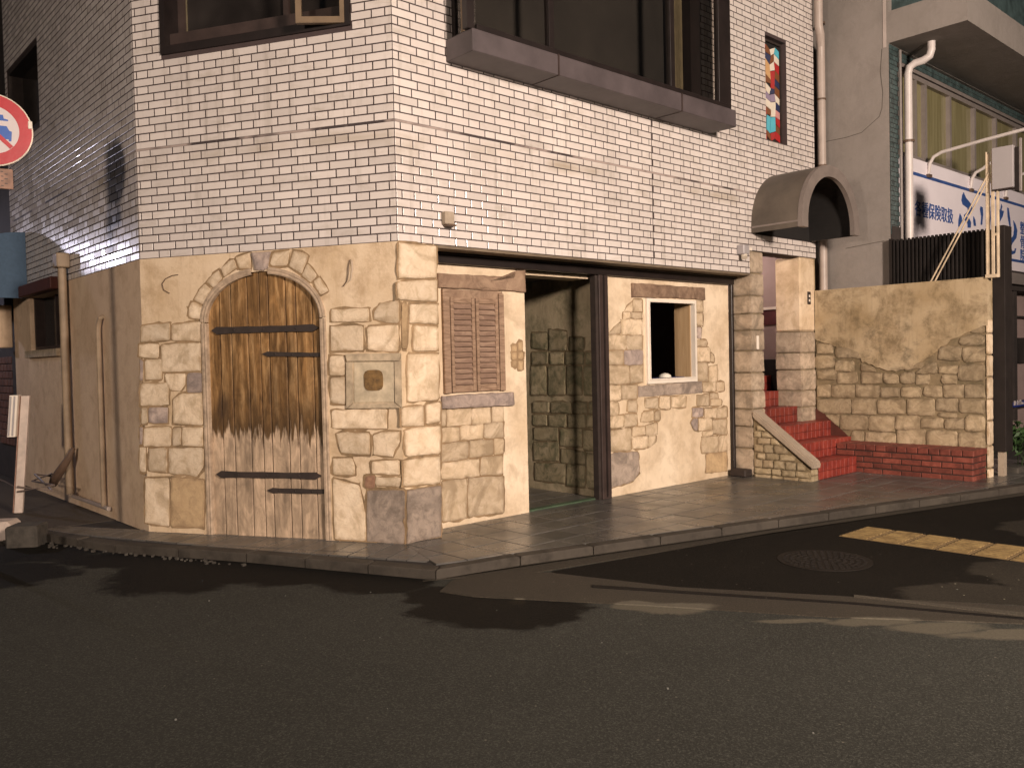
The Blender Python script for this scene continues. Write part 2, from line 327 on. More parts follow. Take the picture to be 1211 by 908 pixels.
# ---------------------------------------------------------------- object helpers
ORG = {}
def meta(o, label=None, cat=None, group=None, kind=None):
    if label: o['label'] = label
    if cat: o['category'] = cat
    if group: o['group'] = group
    if kind: o['kind'] = kind
    return o
def thing(name, label, cat, loc, group=None):
    o = bpy.data.objects.new(name, None); COL.objects.link(o); o.location = Vector(loc); o.empty_display_size = .1
    ORG[o.name] = Vector(loc); return meta(o, label, cat, group)
def place(o, org, parent):
    COL.objects.link(o)
    if parent is not None: o.parent = parent; o.location = org - ORG[parent.name]
    else: o.location = org
    ORG[o.name] = org
    return o
class MB:
    def __init__(s): s.v = []; s.f = []; s.rim = []; s.tone = []; s.mi = []
    def add(s, vs, fs, rim=None, tone=0.0, mi=0):
        b = len(s.v); s.v += [tuple(map(float, v)) for v in vs]; s.f += [tuple(b + i for i in f) for f in fs]
        s.rim += list(rim) if rim is not None else [0.0] * len(vs); s.tone += [tone] * len(vs); s.mi += [mi] * len(fs); return s
    def box(s, pl, s0, s1, z0, z1, o0, o1, bev=0.0, jit=0.0, tone=0.0):
        # box in a wall frame; bev chamfers every edge lightly
        if bev <= 0:
            P = [pl.P(a, z, o) for o in (o0, o1) for z in (z0, z1) for a in (s0, s1)]
            Fs = [(0, 2, 3, 1), (4, 5, 7, 6), (0, 1, 5, 4), (2, 6, 7, 3), (0, 4, 6, 2), (1, 3, 7, 5)]
            return s.add(P, Fs, tone=tone)
        bm = bmesh.new(); vs = [bm.verts.new(pl.P(a + ru(-jit, jit), z + ru(-jit, jit), o)) for o in (o0, o1) for z in (z0, z1) for a in (s0, s1)]
        for q in [(0, 2, 3, 1), (4, 5, 7, 6), (0, 1, 5, 4), (2, 6, 7, 3), (0, 4, 6, 2), (1, 3, 7, 5)]: bm.faces.new([vs[i] for i in q])
        bmesh.ops.recalc_face_normals(bm, faces=bm.faces)
        bmesh.ops.bevel(bm, geom=bm.edges[:], offset=bev, segments=1, affect='EDGES')
        bm.verts.index_update(); s.add([v.co[:] for v in bm.verts], [[v.index for v in f.verts] for f in bm.faces], tone=tone); bm.free(); return s
    def prism(s, pl, poly, o0, o1, tone=0.0):      # polygon in (s,z) extruded along the normal
        n = len(poly); P = [pl.P(a, z, o0) for a, z in poly] + [pl.P(a, z, o1) for a, z in poly]
        return s.add(P, [tuple(range(n)), tuple(range(2 * n - 1, n - 1, -1))] + [(i, (i + 1) % n, n + (i + 1) % n, n + i) for i in range(n)], tone=tone)
    def slab(s, poly, z0, z1):                     # polygon in world xy between heights
        n = len(poly); P = [(x, y, z0) for x, y in poly] + [(x, y, z1) for x, y in poly]
        return s.add(P, [tuple(range(n - 1, -1, -1)), tuple(range(n, 2 * n))] + [(i, (i + 1) % n, n + (i + 1) % n, n + i) for i in range(n)])
    def tube(s, pts, r, seg=10, closed=False):
        pts = [Vector(p) for p in pts]; n = len(pts); rings = []
        rr = r if hasattr(r, '__len__') else [r] * n
        t0 = (pts[1] - pts[0]).normalized(); a = t0.cross(Vector((0, 0, 1)) if abs(t0.z) < .9 else Vector((1, 0, 0))).normalized()
        for i, p in enumerate(pts):
            t = (pts[min(i + 1, n - 1)] - pts[max(i - 1, 0)]).normalized()
            a = (a - t * a.dot(t)).normalized(); b = t.cross(a)
            rings.append([p + rr[i] * (math.cos(2 * math.pi * j / seg) * a + math.sin(2 * math.pi * j / seg) * b) for j in range(seg)])
        vs = [v for R in rings for v in R]; fs = []
        for i in range(n - 1):
            for j in range(seg): fs.append((i * seg + j, i * seg + (j + 1) % seg, (i + 1) * seg + (j + 1) % seg, (i + 1) * seg + j))
        fs += [tuple(range(seg)), tuple(range((n - 1) * seg, n * seg))]
        return s.add(vs, fs)
    def build(s, name, mat, parent=None, smooth=False, label=None, kind=None, origin=None):
        V = np.array(s.v); org = Vector(V.mean(axis=0)) if origin is None else Vector(origin)
        if parent is None and origin is None: org.z = V[:, 2].min()
        me = bpy.data.meshes.new(name); me.from_pydata([tuple(Vector(v) - org) for v in s.v], [], s.f)
        bm = bmesh.new(); bm.from_mesh(me); bmesh.ops.recalc_face_normals(bm, faces=bm.faces); bm.to_mesh(me); bm.free()
        for nm, arr in (('rim', s.rim), ('tone', s.tone)):
            if any(arr):
                a = me.attributes.new(nm, 'FLOAT', 'POINT'); a.data.foreach_set('value', arr)
        for m in (mat if isinstance(mat, (list, tuple)) else [mat]): me.materials.append(MATS[m])
        if any(s.mi): me.polygons.foreach_set('material_index', s.mi)
        if smooth:
            for p in me.polygons: p.use_smooth = True
            try: me.set_sharp_from_angle(angle=math.radians(35))
            except Exception: pass
        o = bpy.data.objects.new(name, me); place(o, org, parent)
        return meta(o, label, kind=kind)
def area2(poly): return sum(poly[i][0] * poly[(i + 1) % len(poly)][1] - poly[(i + 1) % len(poly)][0] * poly[i][1] for i in range(len(poly)))
def rough_poly(poly, step=.05, jit=.006, rad=.03):
    # subdivide, round the corners and roughen an outline given in metres
    n = len(poly); out = []
    for i in range(n):
        p0 = np.array(poly[i - 1]); p = np.array(poly[i]); p1 = np.array(poly[(i + 1) % n])
        l0 = np.linalg.norm(p0 - p); l1 = np.linalg.norm(p1 - p); r = min(rad * ru(.5, 1.3), l0 * .4, l1 * .4)
        a = p + (p0 - p) / l0 * r; b = p + (p1 - p) / l1 * r; out += [a, (a + b + 2 * p) / 4, b]
        m = int((l1 - 2 * r) / step)
        for j in range(1, m): out.append(b + (p1 + (p - p1) / l1 * r - b) * j / m)
    return [tuple(q + np.array([ru(-jit, jit), ru(-jit, jit)])) for q in out]
def stone(pl, poly, parent, mat='stone cream', h=.006, inset=.011, name='stone', jit=.004, rad=.02, label=None, px=True, grow=.003):
    if px: poly = [pl.at(*p) for p in poly]
    if area2(poly) < 0: poly = poly[::-1]
    R = rough_poly(poly, .06, jit, rad); n = len(R); c = np.mean(R, axis=0); m = MB()
    sz = min(np.ptp([p[0] for p in R]), np.ptp([p[1] for p in R])); ins = min(inset, sz * .2)
    if grow: R = [tuple(np.array(p) + (np.array(p) - c) / max(.02, np.linalg.norm(np.array(p) - c)) * grow) for p in R]
    def shrink(p, d):
        v = np.array(p) - c; l = np.linalg.norm(v); return tuple(c + v * max(0, 1 - d / max(l, .01)))
    r1 = [shrink(p, ins * .5) for p in R]; wv = [ru(1.6, 4.2) for _ in R]; wv = [(wv[i - 1] + wv[i] + wv[(i + 1) % n]) / 3 for i in range(n)]; r2 = [shrink(p, ins * w_) for p, w_ in zip(R, wv)]
    vs = [pl.P(*p, -.002) for p in R] + [pl.P(*p, h * .7) for p in r1] + [pl.P(*p, h) for p in r2] + [pl.P(*c, h)]
    fs = []
    for i in range(n):
        j = (i + 1) % n
        fs += [(i, j, n + j, n + i), (n + i, n + j, 2 * n + j, 2 * n + i), (2 * n + i, 2 * n + j, 3 * n)]
    rim = [1.0] * n + [ru(.4, 1) for _ in range(n)] + [max(0, ru(-.25, .38)) for _ in range(n)] + [0]
    m.add(vs, fs, rim); return m.build(name, mat, parent, smooth=False, label=label)
def q4(x0, t0, b0, x1, t1, b1): return [(x0, t0), (x1, t1), (x1, b1), (x0, b0)]
def stones(pl, ox, oy, sc, rows, parent, mat='stone cream', **kw):
    for r in rows:
        mt = mat
        if isinstance(r[-1], str): mt = r[-1]; r = r[:-1]
        if hasattr(r[0], '__len__'): poly = [(ox + x / sc, oy + y / sc) for x, y in r]
        else:
            x0, t0, b0, x1, t1, b1 = r; poly = q4(ox + x0 / sc, oy + t0 / sc, oy + b0 / sc, ox + x1 / sc, oy + t1 / sc, oy + b1 / sc)
        stone(pl, poly, parent, mt, **kw)
def text(body, pl, s, z, size, mat, parent, depth=.004, o=.004, align='LEFT', name='lettering', sx=1.0, vertical=False):
    cu = bpy.data.curves.new('lettering', 'FONT'); cu.body = body; cu.size = size; cu.extrude = depth; cu.align_x = align; cu.resolution_u = 3; cu.offset = .006 * size
    if vertical: cu.space_line = .9
    tmp = bpy.data.objects.new('tmp', cu); COL.objects.link(tmp)
    me = bpy.data.meshes.new_from_object(tmp.evaluated_get(bpy.context.evaluated_depsgraph_get())); bpy.data.objects.remove(tmp)
    me.materials.clear(); me.materials.append(MATS[mat])
    d = pl.d; up = np.array([0, 0, 1.0]); n = pl.n
    if np.cross(d, up).dot(n) < 0: d = -d
    org = Vector(pl.P(s, z, o)); me.transform(Matrix(((d[0] * sx, 0, n[0], 0), (d[1] * sx, 0, n[1], 0), (0, 1, 0, 0), (0, 0, 0, 1))))
    ob = bpy.data.objects.new(name, me); place(ob, org, parent); return ob
def clip(poly, a, b):                              # keep what lies left of the line a -> b
    out = []
    def side(p): return (b[0] - a[0]) * (p[1] - a[1]) - (b[1] - a[1]) * (p[0] - a[0])
    for i in range(len(poly)):
        p, q = poly[i], poly[(i + 1) % len(poly)]; sp, sq = side(p), side(q)
        if sp >= 0: out.append(p)
        if (sp >= 0) != (sq >= 0):
            t = sp / (sp - sq); out.append((p[0] + (q[0] - p[0]) * t, p[1] + (q[1] - p[1]) * t))
    return out
def proj(P):
    v = W.T @ (np.array(P) - np.array([0, 0, CAM_H])); return (CX + F * v[0] / v[2], CY + F * v[1] / v[2], v[2])
def bed(pl, polys, mat, parent, grow=.014):
    m = MB()
    for i, poly in enumerate(polys):
        p = [pl.at(*q) for q in poly]
        if area2(p) < 0: p = p[::-1]
        R = rough_poly(p, .05, .006, .02); c = np.mean(R, axis=0)
        R = [tuple(c + (np.array(q) - c) * (1 + grow * ru(.6, 1.8) / max(.03, np.linalg.norm(np.array(q) - c)))) for q in R]
        m.prism(pl, R, -.003, .0010 + .00005 * i)
    return m.build('mortar', mat, parent, kind='stuff')
def group(pl, ox, oy, sc, rows, parent, mat, mortar, **kw):
    polys = []
    for r in rows:
        if isinstance(r[-1], str): r = r[:-1]
        if hasattr(r[0], '__len__'): polys.append([(ox + x / sc, oy + y / sc) for x, y in r])
        else: x0, t0, b0, x1, t1, b1 = r; polys.append(q4(ox + x0 / sc, oy + t0 / sc, oy + b0 / sc, ox + x1 / sc, oy + t1 / sc, oy + b1 / sc))
    bed(pl, polys, mortar, parent); stones(pl, ox, oy, sc, rows, parent, mat, **kw)
def arc(cx, cz, rx, rz, a0, a1, n): return [(cx + rx * math.cos(math.radians(a0 + (a1 - a0) * i / n)), cz + rz * math.sin(math.radians(a0 + (a1 - a0) * i / n))) for i in range(n + 1)]

# ================================================================ CORNER BUILDING
BLD = thing('corner_building', 'white glazed brick corner building with false stone ground floor and a painted wooden arch door', 'building', (K[0], K[1], 0))
TOP = 6.6; ZB = 2.398; CO = .0678
def holes_boxes(m, pl, s0, s1, z0, z1, o0, o1, holes):
    xs = sorted({s0, s1, *[h[0] for h in holes], *[h[1] for h in holes]})
    for a, b in zip(xs, xs[1:]):
        if b - a < 1e-4: continue
        zz = z0
        for h in sorted([h for h in holes if h[0] < (a + b) / 2 < h[1]], key=lambda h: h[2]):
            if h[2] > zz + 1e-4: m.box(pl, a, b, zz, h[2], o0, o1)
            zz = h[3]
        if zz < z1 - 1e-4: m.box(pl, a, b, zz, z1, o0, o1)
bayR = PB.at(828, 80)[0]
HA = [(.36, 2.185, 4.13, 5.9)]; HB = [(.68, bayR, 4.03, 6.3), (5.40, 5.87, 4.035, 5.28)]; HC = [(3.12, 4.60, 4.26, 5.23)]
PLASTER_UP = {}
def upper(name, pl, s0, s1, z0f, holes):
    m = MB()
    if callable(z0f):
        holes_boxes(m, pl, s0, 5.0, ZB, TOP, -.25, -.006, [h for h in holes if h[1] <= 5]); holes_boxes(m, pl, 5.0, s1, ZB + 4 * CO, TOP, -.25, -.006, [h for h in holes if h[0] >= 5])
    else: holes_boxes(m, pl, s0, s1, z0f, TOP, -.25, -.006, holes)
    return m.build(name, 'tile grout', BLD)
wallA = upper('wall', PA, 0, 2.49, ZB, HA); wallB = upper('wall', PB, 0, 6.545, lambda: 0, HB); wallC = upper('wall', PC, 0, 4.72, ZB, HC)

# ---- glazed bricks: Flemish rows, each a tile of its own where it shows large
tiles = []
def lay(pl, wall, smax, holes, parity, jog=False, stop=None):
    row = 0
    while ZB + row * CO < TOP - .02:
        z0 = ZB + row * CO; z1 = z0 + CO; zm = (z0 + z1) / 2; bounds = []
        if (row + parity) % 2 == 0: b = [0, .234]; nxt = .117
        else: b = [0, .0585, .1755]; nxt = .234
        while b[-1] < smax: b.append(b[-1] + nxt); nxt = .351 - nxt
        cuts = [x for x in ([3.2] if pl is PB else [])]
        b = sorted(set([x for x in b if x < smax - .012] + [smax] + cuts))
        if jog and row < 4: cutlo = [(5.0, 99)]
        else: cutlo = []
        hz = [(h[0], h[1]) for h in holes if h[2] - .02 < zm < h[3] + .02] + cutlo
        for a, c in zip(b, b[1:]):
            seg = [(a, c)]
            for h in hz:
                ns = []
                for p, q in seg:
                    if q <= h[0] or p >= h[1]: ns.append((p, q)); continue
                    if p < h[0]: ns.append((p, h[0]))
                    if q > h[1]: ns.append((h[1], q))
                seg = ns
            for p, q in seg:
                if q - p < .02: continue
                g = .0052
                gt = .012 if (row == 13) else g; gb = .010 if row == 14 else g
                if row >= 13 and False: pass
                P = pl.P((p + q) / 2, zm, 0); x, y, d = proj(P)
                vis = -5 < x < 1216 and -5 < y < 913 and d > 0
                cs = abs(np.dot(pl.n, (np.array([0, 0, CAM_H]) - P) / np.linalg.norm(P - np.array([0, 0, CAM_H]))))
                tiles.append(((q - p) * CO * cs / d ** 2 if vis else 0, pl, wall, p + g, q - g, z0 + gb, z1 - gt))
        row += 1
lay(PA, wallA, 2.49, HA, 1); lay(PB, wallB, 6.545, HB, 0, jog=True); lay(PC, wallC, 4.72, HC, 0)
tiles.sort(key=lambda t: -t[0])
def tile_geo(w, h, oo=0.0):
    c = .0035; t = -.007
    v = [(-w / 2, t, -h / 2), (w / 2, t, -h / 2), (w / 2, t, h / 2), (-w / 2, t, h / 2)]
    v = [(a, .008, b) for a, _, b in v] + [(a * 1, .0015, b) for a, _, b in v] + [((abs(a) - c) * (1 if a > 0 else -1), 0, (abs(b) - c) * (1 if b > 0 else -1)) for a, _, b in v]
    f = [(i, (i + 1) % 4, 4 + (i + 1) % 4, 4 + i) for i in range(4)] + [(4 + i, 4 + (i + 1) % 4, 8 + (i + 1) % 4, 8 + i) for i in range(4)] + [(8, 9, 10, 11)]
    return v, f
tmesh = {}
for (ar, pl, wall, a, b, z0, z1) in tiles[:300]:
    key = (round(b - a, 3), round(z1 - z0, 4), random.randrange(4))
    if key not in tmesh:
        v, f = tile_geo(b - a, z1 - z0); me = bpy.data.meshes.new('tile'); me.from_pydata(v, [], f); me.materials.append(MATS['glazed tile']); me.materials.append(MATS['tile grout'])
        for q in range(4): me.polygons[q].material_index = 1
        at = me.attributes.new('tone', 'FLOAT', 'POINT'); at.data.foreach_set('value', [key[2] / 3.0] * len(v)); tmesh[key] = me
    o = bpy.data.objects.new('tile', tmesh[key]); org = Vector(pl.P((a + b) / 2, (z0 + z1) / 2, 0)); place(o, org, wall)
    o.rotation_euler = (ru(-.003, .003), 0, math.atan2(pl.n[0], -pl.n[1]) + ru(-.003, .003))
m = MB()
for (ar, pl, wall, a, b, z0, z1) in tiles[300:]:
    v, f = tile_geo(b - a, z1 - z0); tx, tz = ru(-.004, .004), ru(-.004, .004)
    m.add([pl.P((a + b) / 2 + x, (z0 + z1) / 2 + z, -y + x * tx + z * tz) for x, y, z in v], f, tone=rnd())
to_ = m.build('tile', ['glazed tile', 'tile grout'], BLD, kind='stuff'); mi_ = np.zeros(len(to_.data.polygons), dtype=np.int32).reshape(-1, 9); mi_[:, :4] = 1; to_.data.polygons.foreach_set('material_index', mi_.ravel())
for pl, w in ((PA, 2.49), (PB, 5.55), (PC, 4.72)):
    m = MB(); m.box(pl, 0.004, w, ZB + 14 * CO - .0105, ZB + 14 * CO + .0085, -.007, -.0015); m.build('expansion_joint', 'joint sealant', BLD)
m = MB(); m.box(PB, 3.194, 3.206, ZB, 3.9, -.007, -.002); m.build('expansion_joint', 'brown metal', BLD)

# ---- ground floor of the chamfer (A) with the arched door
DL, DR, SP = 1.838, .690, 1.825; DC, RX, RZ = (DL + DR) / 2, (DL - DR) / 2, .405
m = MB(); m.box(PA, DL, 2.49, -.15, ZB, -.22, 0); m.box(PA, 0, DR, -.15, ZB, -.22, 0)
hd = [(DL, ZB), (DL, SP)] + arc(DC, SP, RX, RZ, 0, 180, 22)[1:-1] + [(DR, SP), (DR, ZB)]
m.prism(PA, hd, -.22, 0); low = m.build('ground_floor_wall', 'plaster cream', BLD)
DOOR = thing('wall_door', None, None, PA.P(DC, 0)); DOOR.parent = BLD; DOOR.location = Vector(PA.P(DC, 0)) - ORG[BLD.name]; DOOR.name = 'door'; ORG['door'] = ORG.pop('wall_door')
DOOR['label'] = 'arched plank door painted brown above and bleached pale below'
bx = [DL + .01, 1.70, 1.585, 1.42, 1.30, 1.215, 1.05, .955, .80, DR - .01]
arcp = [(DR, -.1)] + [(x, z) for x, z in arc(DC, SP, RX + .012, RZ + .012, 0, 180, 26)][::-1] + [(DL, -.1)]
arcpoly = [(DR - .012, -.12), (DR - .012, SP)] + arc(DC, SP, RX + .012, RZ + .012, 180, 0, 26)[1:-1] + [(DL + .012, SP), (DL + .012, -.12)]
for a, b in zip(bx, bx[1:]):
    hi, lo = max(a, b) - .002, min(a, b) + .002
    poly = [(lo, -.12), (hi, -.12), (hi, 3), (lo, 3)]
    zt = lambda x: SP + (RZ + .012) * math.sqrt(max(0, 1 - ((x - DC) / (RX + .012)) ** 2))
    xs = [lo + (hi - lo) * i / 6 for i in range(7)]; poly = [(lo, -.12), (hi, -.12)] + [(x, zt(x)) for x in xs[::-1]]
    mm = MB(); c = .007; n = len(poly); cc = np.array([(lo + hi) / 2, 1.0])
    fr = [(min(max(x, lo + c), hi - c), z) for x, z in poly]; off = ru(-.004, .004)
    mm.add([PA.P(x, z, -.06) for x, z in poly] + [PA.P(x, z, -.034 + off) for x, z in poly] + [PA.P(x, z, -.026 + off) for x, z in fr],
           [(i, (i + 1) % n, n + (i + 1) % n, n + i) for i in range(n)] + [(n + i, n + (i + 1) % n, 2 * n + (i + 1) % n, 2 * n + i) for i in range(n)] + [tuple(range(2 * n, 3 * n))],
           rim=[1] * n + [.9] * n + [0] * n)
    mm.build('plank', 'door wood', DOOR)
mm = MB(); mm.prism(PA, arcpoly, -.2, -.061); mm.build('door_backing', 'black iron', DOOR)
def strap(xa, ya, xb, yb, hgt, tip):
    a, za = PA.at(xa, ya); b, zb = PA.at(xb, yb); h = hgt / 2; d = 1 if b > a else -1; n = 9; up = []; dn = []
    for i in range(n + 1):
        t = i / n; s = a + (b - a) * t; z = za + (zb - za) * t; w = h * (1 + ru(-.12, .12))
        if tip and i == 0: w = .002
        if tip and i == 1: s = a + d * .05; w = h * 1.25
        if tip == 2 and i == n: w = .004
        if tip == 2 and i == n - 1: s = b - d * .05; w = h * 1.2
        up.append((s, z + w)); dn.append((s, z - w))
    mm = MB(); mm.prism(PA, up + dn[::-1], -.034, -.012)
    for t in (.22, .5, .8):
        s = a + (b - a) * t; z = za + (zb - za) * t; mm.box(PA, s - .008, s + .008, z - .008, z + .008, -.013, -.006, .003)
    mm.build('strap_hinge', 'black iron', DOOR)
strap(249, 391, 375, 387.5, .052, 2); strap(309, 418.5, 381, 419.5, .034, 1); strap(254.5, 561, 378, 563, .048, 2); strap(315, 580, 382, 581.5, .036, 1)
# moulded surround
def mould(path, w, o0, o1, mat, name='moulding'):
    mm = MB(); n = len(path); L_, R_ = [], []
    for i, p in enumerate(path):
        a = np.array(path[max(i - 1, 0)]); b = np.array(path[min(i + 1, n - 1)]); t = (b - a) / np.linalg.norm(b - a); nn = np.array([-t[1], t[0]])
        L_.append(np.array(p) + nn * w / 2); R_.append(np.array(p) - nn * w / 2)
    vs = []; 
    for l, r in zip(L_, R_):
        for fz, o in ((0, o0), (.0, o1 * .6), (.18, o1), (.45, o1 * .75), (.6, o1), (.92, o1 * .8), (1, o0)): vs.append(PA.P(*(l + (r - l) * fz), o))
    k_ = 7; fs = [(i * k_ + j, i * k_ + j + 1, (i + 1) * k_ + j + 1, (i + 1) * k_ + j) for i in range(n - 1) for j in range(k_ - 1)]
    rim = [1, .8, .1, .7, .1, .4, 1] * n
    mm.add(vs, fs, rim); return mm.build(name, mat, BLD)
mould([(DL + .004, -.03), (DL + .004, .6), (DL + .004, 1.2), (DL + .004, SP - .01)], .058, -.03, .012, 'mould edge')
mould([(DR - .004, -.05), (DR - .004, .6), (DR - .004, 1.2), (DR - .004, SP - .01)], .058, -.03, .012, 'mould edge')
mould(arc(DC, SP, RX + .006, RZ + .006, 0, 82, 16), .06, -.03, .014, 'mould edge'); mould(arc(DC, SP, RX + .006, RZ + .006, 98, 180, 16), .06, -.03, .014, 'mould edge')

group(PA, 160, 285, 5.047, [
    (35, 508, 603, 207, 487, 592), (217, 500, 592, 393, 478, 600), (22, 617, 692, 140, 612, 700), (156, 618, 780, 392, 606, 775), (60, 705, 830, 160, 705, 825),
    [(178, 792), (300, 790), (300, 850), (270, 895), (215, 890), (182, 850)], (310, 790, 903, 400, 785, 903, 'stone lavender'), (28, 705, 835, 47, 715, 830, 'stone lavender'),
    (32, 852, 985, 200, 845, 978),
    [(318, 455), (318, 400), (342, 362), (408, 388), (402, 440), (396, 468)], [(348, 352), (380, 300), (414, 256), (456, 294), (435, 335), (410, 378)],
    [(425, 246), (455, 208), (500, 172), (518, 225), (470, 282)], [(510, 166), (548, 130), (590, 106), (608, 160), (530, 214)],
    [(600, 97), (688, 68), (692, 163), (620, 168)], [(694, 66), (810, 58), (790, 163), (768, 183), (716, 180)] + ['stone lavender']][:14], BLD, 'stone cream', 'mortar ochre')
stone(PA, [(160 + x / 5.047, 285 + y / 5.047) for x, y in [(694, 68), (810, 62), (790, 163), (768, 178), (716, 176)]], BLD, 'stone lavender', h=.02, label='keystone of the arch, greyer than the rest')
group(PA, 160, 460, 5.047, [
    [(228, 60), (270, 28), (400, 25), (405, 215), (225, 205)], (80, 112, 202, 195, 108, 205, 'stone lavender'), (36, 110, 208, 74, 110, 208), (50, 230, 342, 214, 226, 340), (224, 234, 340, 274, 232, 335),
    (281, 229, 340, 405, 228, 345), (80, 354, 488, 189, 350, 498), [(200, 353), (408, 350), (408, 470), (372, 520), (200, 500)], (26, 345, 490, 64, 345, 500), (26, 228, 330, 44, 228, 330, 'stone lavender'),
    (60, 532, 800, 204, 530, 818), (213, 528, 818, 412, 540, 826, 'stone ochre')], BLD, 'stone cream', 'mortar ochre')
group(PA, 370, 285, 5.044, [
    (110, 408, 484, 335, 400, 480), [(365, 420), (400, 372), (512, 358), (514, 488), (440, 488), (365, 468)], (106, 506, 658, 300, 505, 652), (326, 512, 650, 512, 500, 660),
    (100, 688, 798, 194, 686, 803), (106, 815, 965, 196, 812, 975), [(4, 240), (40, 214), (94, 296), (48, 322), (24, 290)],
    ], BLD, 'stone cream', 'mortar ochre')
group(PA, 303, 227, 4.0, [[(77, 290), (160, 278), (148, 350), (66, 348)], [(178, 276), (248, 300), (215, 388), (156, 352)], [(242, 340), (292, 398), (258, 428), (212, 396)]], BLD, 'stone cream', 'mortar ochre')
group(PA, 370, 460, 4.78, [
    (108, 117, 222, 420, 110, 226), [(133, 250), (180, 242), (322, 250), (322, 372), (160, 362)], [(342, 262), (400, 242), (492, 240), (490, 310), (460, 350), (455, 384), (345, 372)],
    [(113, 390), (220, 390), (240, 440), (238, 488), (116, 486)], (332, 408, 478, 492, 400, 484), (355, 497, 545, 500, 500, 552), (294, 492, 556, 350, 490, 562, 'stone red'),
    [(113, 506), (262, 540), (298, 700), (300, 858), (125, 845)], (306, 570, 862, 519, 570, 876, 'stone grey')], BLD, 'stone cream', 'mortar ochre')
# pier face on the street front
m = MB(); m.box(PB, .004, .36, -.15, ZB, -.26, 0.0); m.build('pier', 'plaster cream', BLD)
group(PB, 370, 285, 5.044, [
    (508, 10, 225, 734, 30, 222), (502, 242, 350, 737, 232, 362), (574, 376, 490, 742, 375, 495), (526, 368, 640, 562, 372, 648, 'stone ochre'), (598, 506, 658, 744, 510, 655),
    (562, 676, 960, 748, 672, 946)], BLD, 'stone cream', 'mortar ochre', h=.015)
group(PB, 370, 460, 4.78, [
    (500, 108, 210, 624, 92, 208), (637, 88, 198, 718, 72, 185), [(516, 235), (560, 220), (718, 203), (718, 365), (525, 380)], (510, 402, 550, 719, 376, 530),
    (528, 572, 876, 724, 545, 832, 'stone grey')], BLD, 'stone cream', 'mortar ochre', h=.015)
# niche with brass plaque
m = MB(); pq = lambda *pts: [PA.at(370 + x / 5.044, 285 + y / 5.044) for x, y in pts]
NI = m.prism(PA, pq((205, 672), (528, 668), (533, 1000), (200, 1000)), .001, .006).build('niche', 'niche edge', BLD)
for poly, nm, o in ((((202, 675), (528, 672), (520, 714), (210, 716)), 'lintel', .024), (((204, 722), (242, 722), (244, 965), (206, 998)), 'side_trim', .018), (((492, 720), (530, 718), (533, 990), (496, 960)), 'side_trim', .018), (((212, 998), (248, 972), (492, 966), (528, 994)), 'ledge', .022)):
    MB().prism(PA, pq(*poly), .004, o).build(nm, 'niche edge', NI)
MB().prism(PA, pq((250, 724), (488, 722), (490, 958), (252, 960)), .004, .010).build('recess_panel', 'niche panel', NI)
c_ = pq((366, 830))[0]; R = []
for i in range(24):
    a = 2 * math.pi * i / 24; k1 = (abs(math.cos(a)) ** 4 + abs(math.sin(a)) ** 4) ** -.25; R.append((c_[0] + .084 * k1 * math.cos(a), c_[1] + .083 * k1 * math.sin(a)))
pqo = MB().prism(PA, R, .009, .016).build('plaque', 'plaque gold', NI)
# wires poking out of the render
MB().tube([PA.P(*PA.at(x, y), .012) for x, y in ((415, 307), (413, 315), (412.5, 325), (411, 333), (406.5, 339))], .0035, 6).build('wire', 'hose brown', BLD)
MB().tube([PA.P(*PA.at(x, y), .012) for x, y in ((417, 308), (417.5, 320), (416, 330), (414, 333))], .002, 6).build('wire', 'pipe cream', BLD)
MB().tube([PA.P(*PA.at(x, y), .006) for x, y in ((211, 325), (204, 326), (196, 330), (192, 336), (194, 343), (201, 347))], .0035, 6).build('wire', 'hose brown', BLD)

# ---- left wing (C): plain plaster ground floor
m = MB(); holes_boxes(m, PC, .0, 4.72, -.15, ZB, -.25, -.0008, [(2.60, 3.90, 1.69, 2.33)]); m.build('ground_floor_wall', 'plaster pink', BLD)
WN = MB(); WN.box(PC, 2.60, 3.90, 1.69, 1.73, -.2, -.05); WN.box(PC, 2.60, 2.64, 1.73, 2.33, -.2, -.05); WN.box(PC, 3.86, 3.90, 1.73, 2.33, -.2, -.05); WN.box(PC, 3.2, 3.24, 1.73, 2.33, -.19, -.12)
w = WN.build('window', 'brown metal', BLD); MB().box(PC, 2.64, 3.86, 1.73, 2.33, -.17, -.16).build('pane', 'dark pane', w)
MB().box(PC, 2.52, 4.1, 2.335, 2.47, -.01, .10, .008).build('lintel_beam', 'plinth red', w); MB().box(PC, 2.55, 3.95, 1.60, 1.685, 0, .06, .006).build('sill', 'niche edge', w)
w = MB(); holes_boxes(w, PC, 3.12, 4.60, 4.26, 5.23, -.22, -.01, [(3.17, 4.55, 4.31, 5.18)]); w = w.build('window', 'black iron', BLD); MB().box(PC, 3.17, 4.55, 4.31, 5.18, -.18, -.17).build('pane', 'dark pane', w)
MB().tube([PC.P(2.20, .12, .06), PC.P(2.20, 1.5, .06), PC.P(2.20, 2.55, .06)], .042, 12).build('drain_pipe', 'pipe tan', BLD, smooth=True)
MB().box(PC, 2.11, 2.28, 2.53, 2.68, .0, .13, .01).build('rainwater_head', 'pipe tan', BLD)
MB().tube([PC.P(1.06, 1.95, .0), PC.P(1.06, 1.94, .03), PC.P(1.10, 1.88, .035), PC.P(1.12, 1.8, .035), PC.P(1.13, 1.0, .035), PC.P(1.13, .62, .035), PC.P(1.14, .1, .035)], .026, 10).build('conduit', 'pipe tan', BLD, smooth=True)
MB().tube([PC.P(1.0, .09, .03), PC.P(2.2, .09, .03)], .022, 8).build('base_pipe', 'pipe cream', BLD, smooth=True)
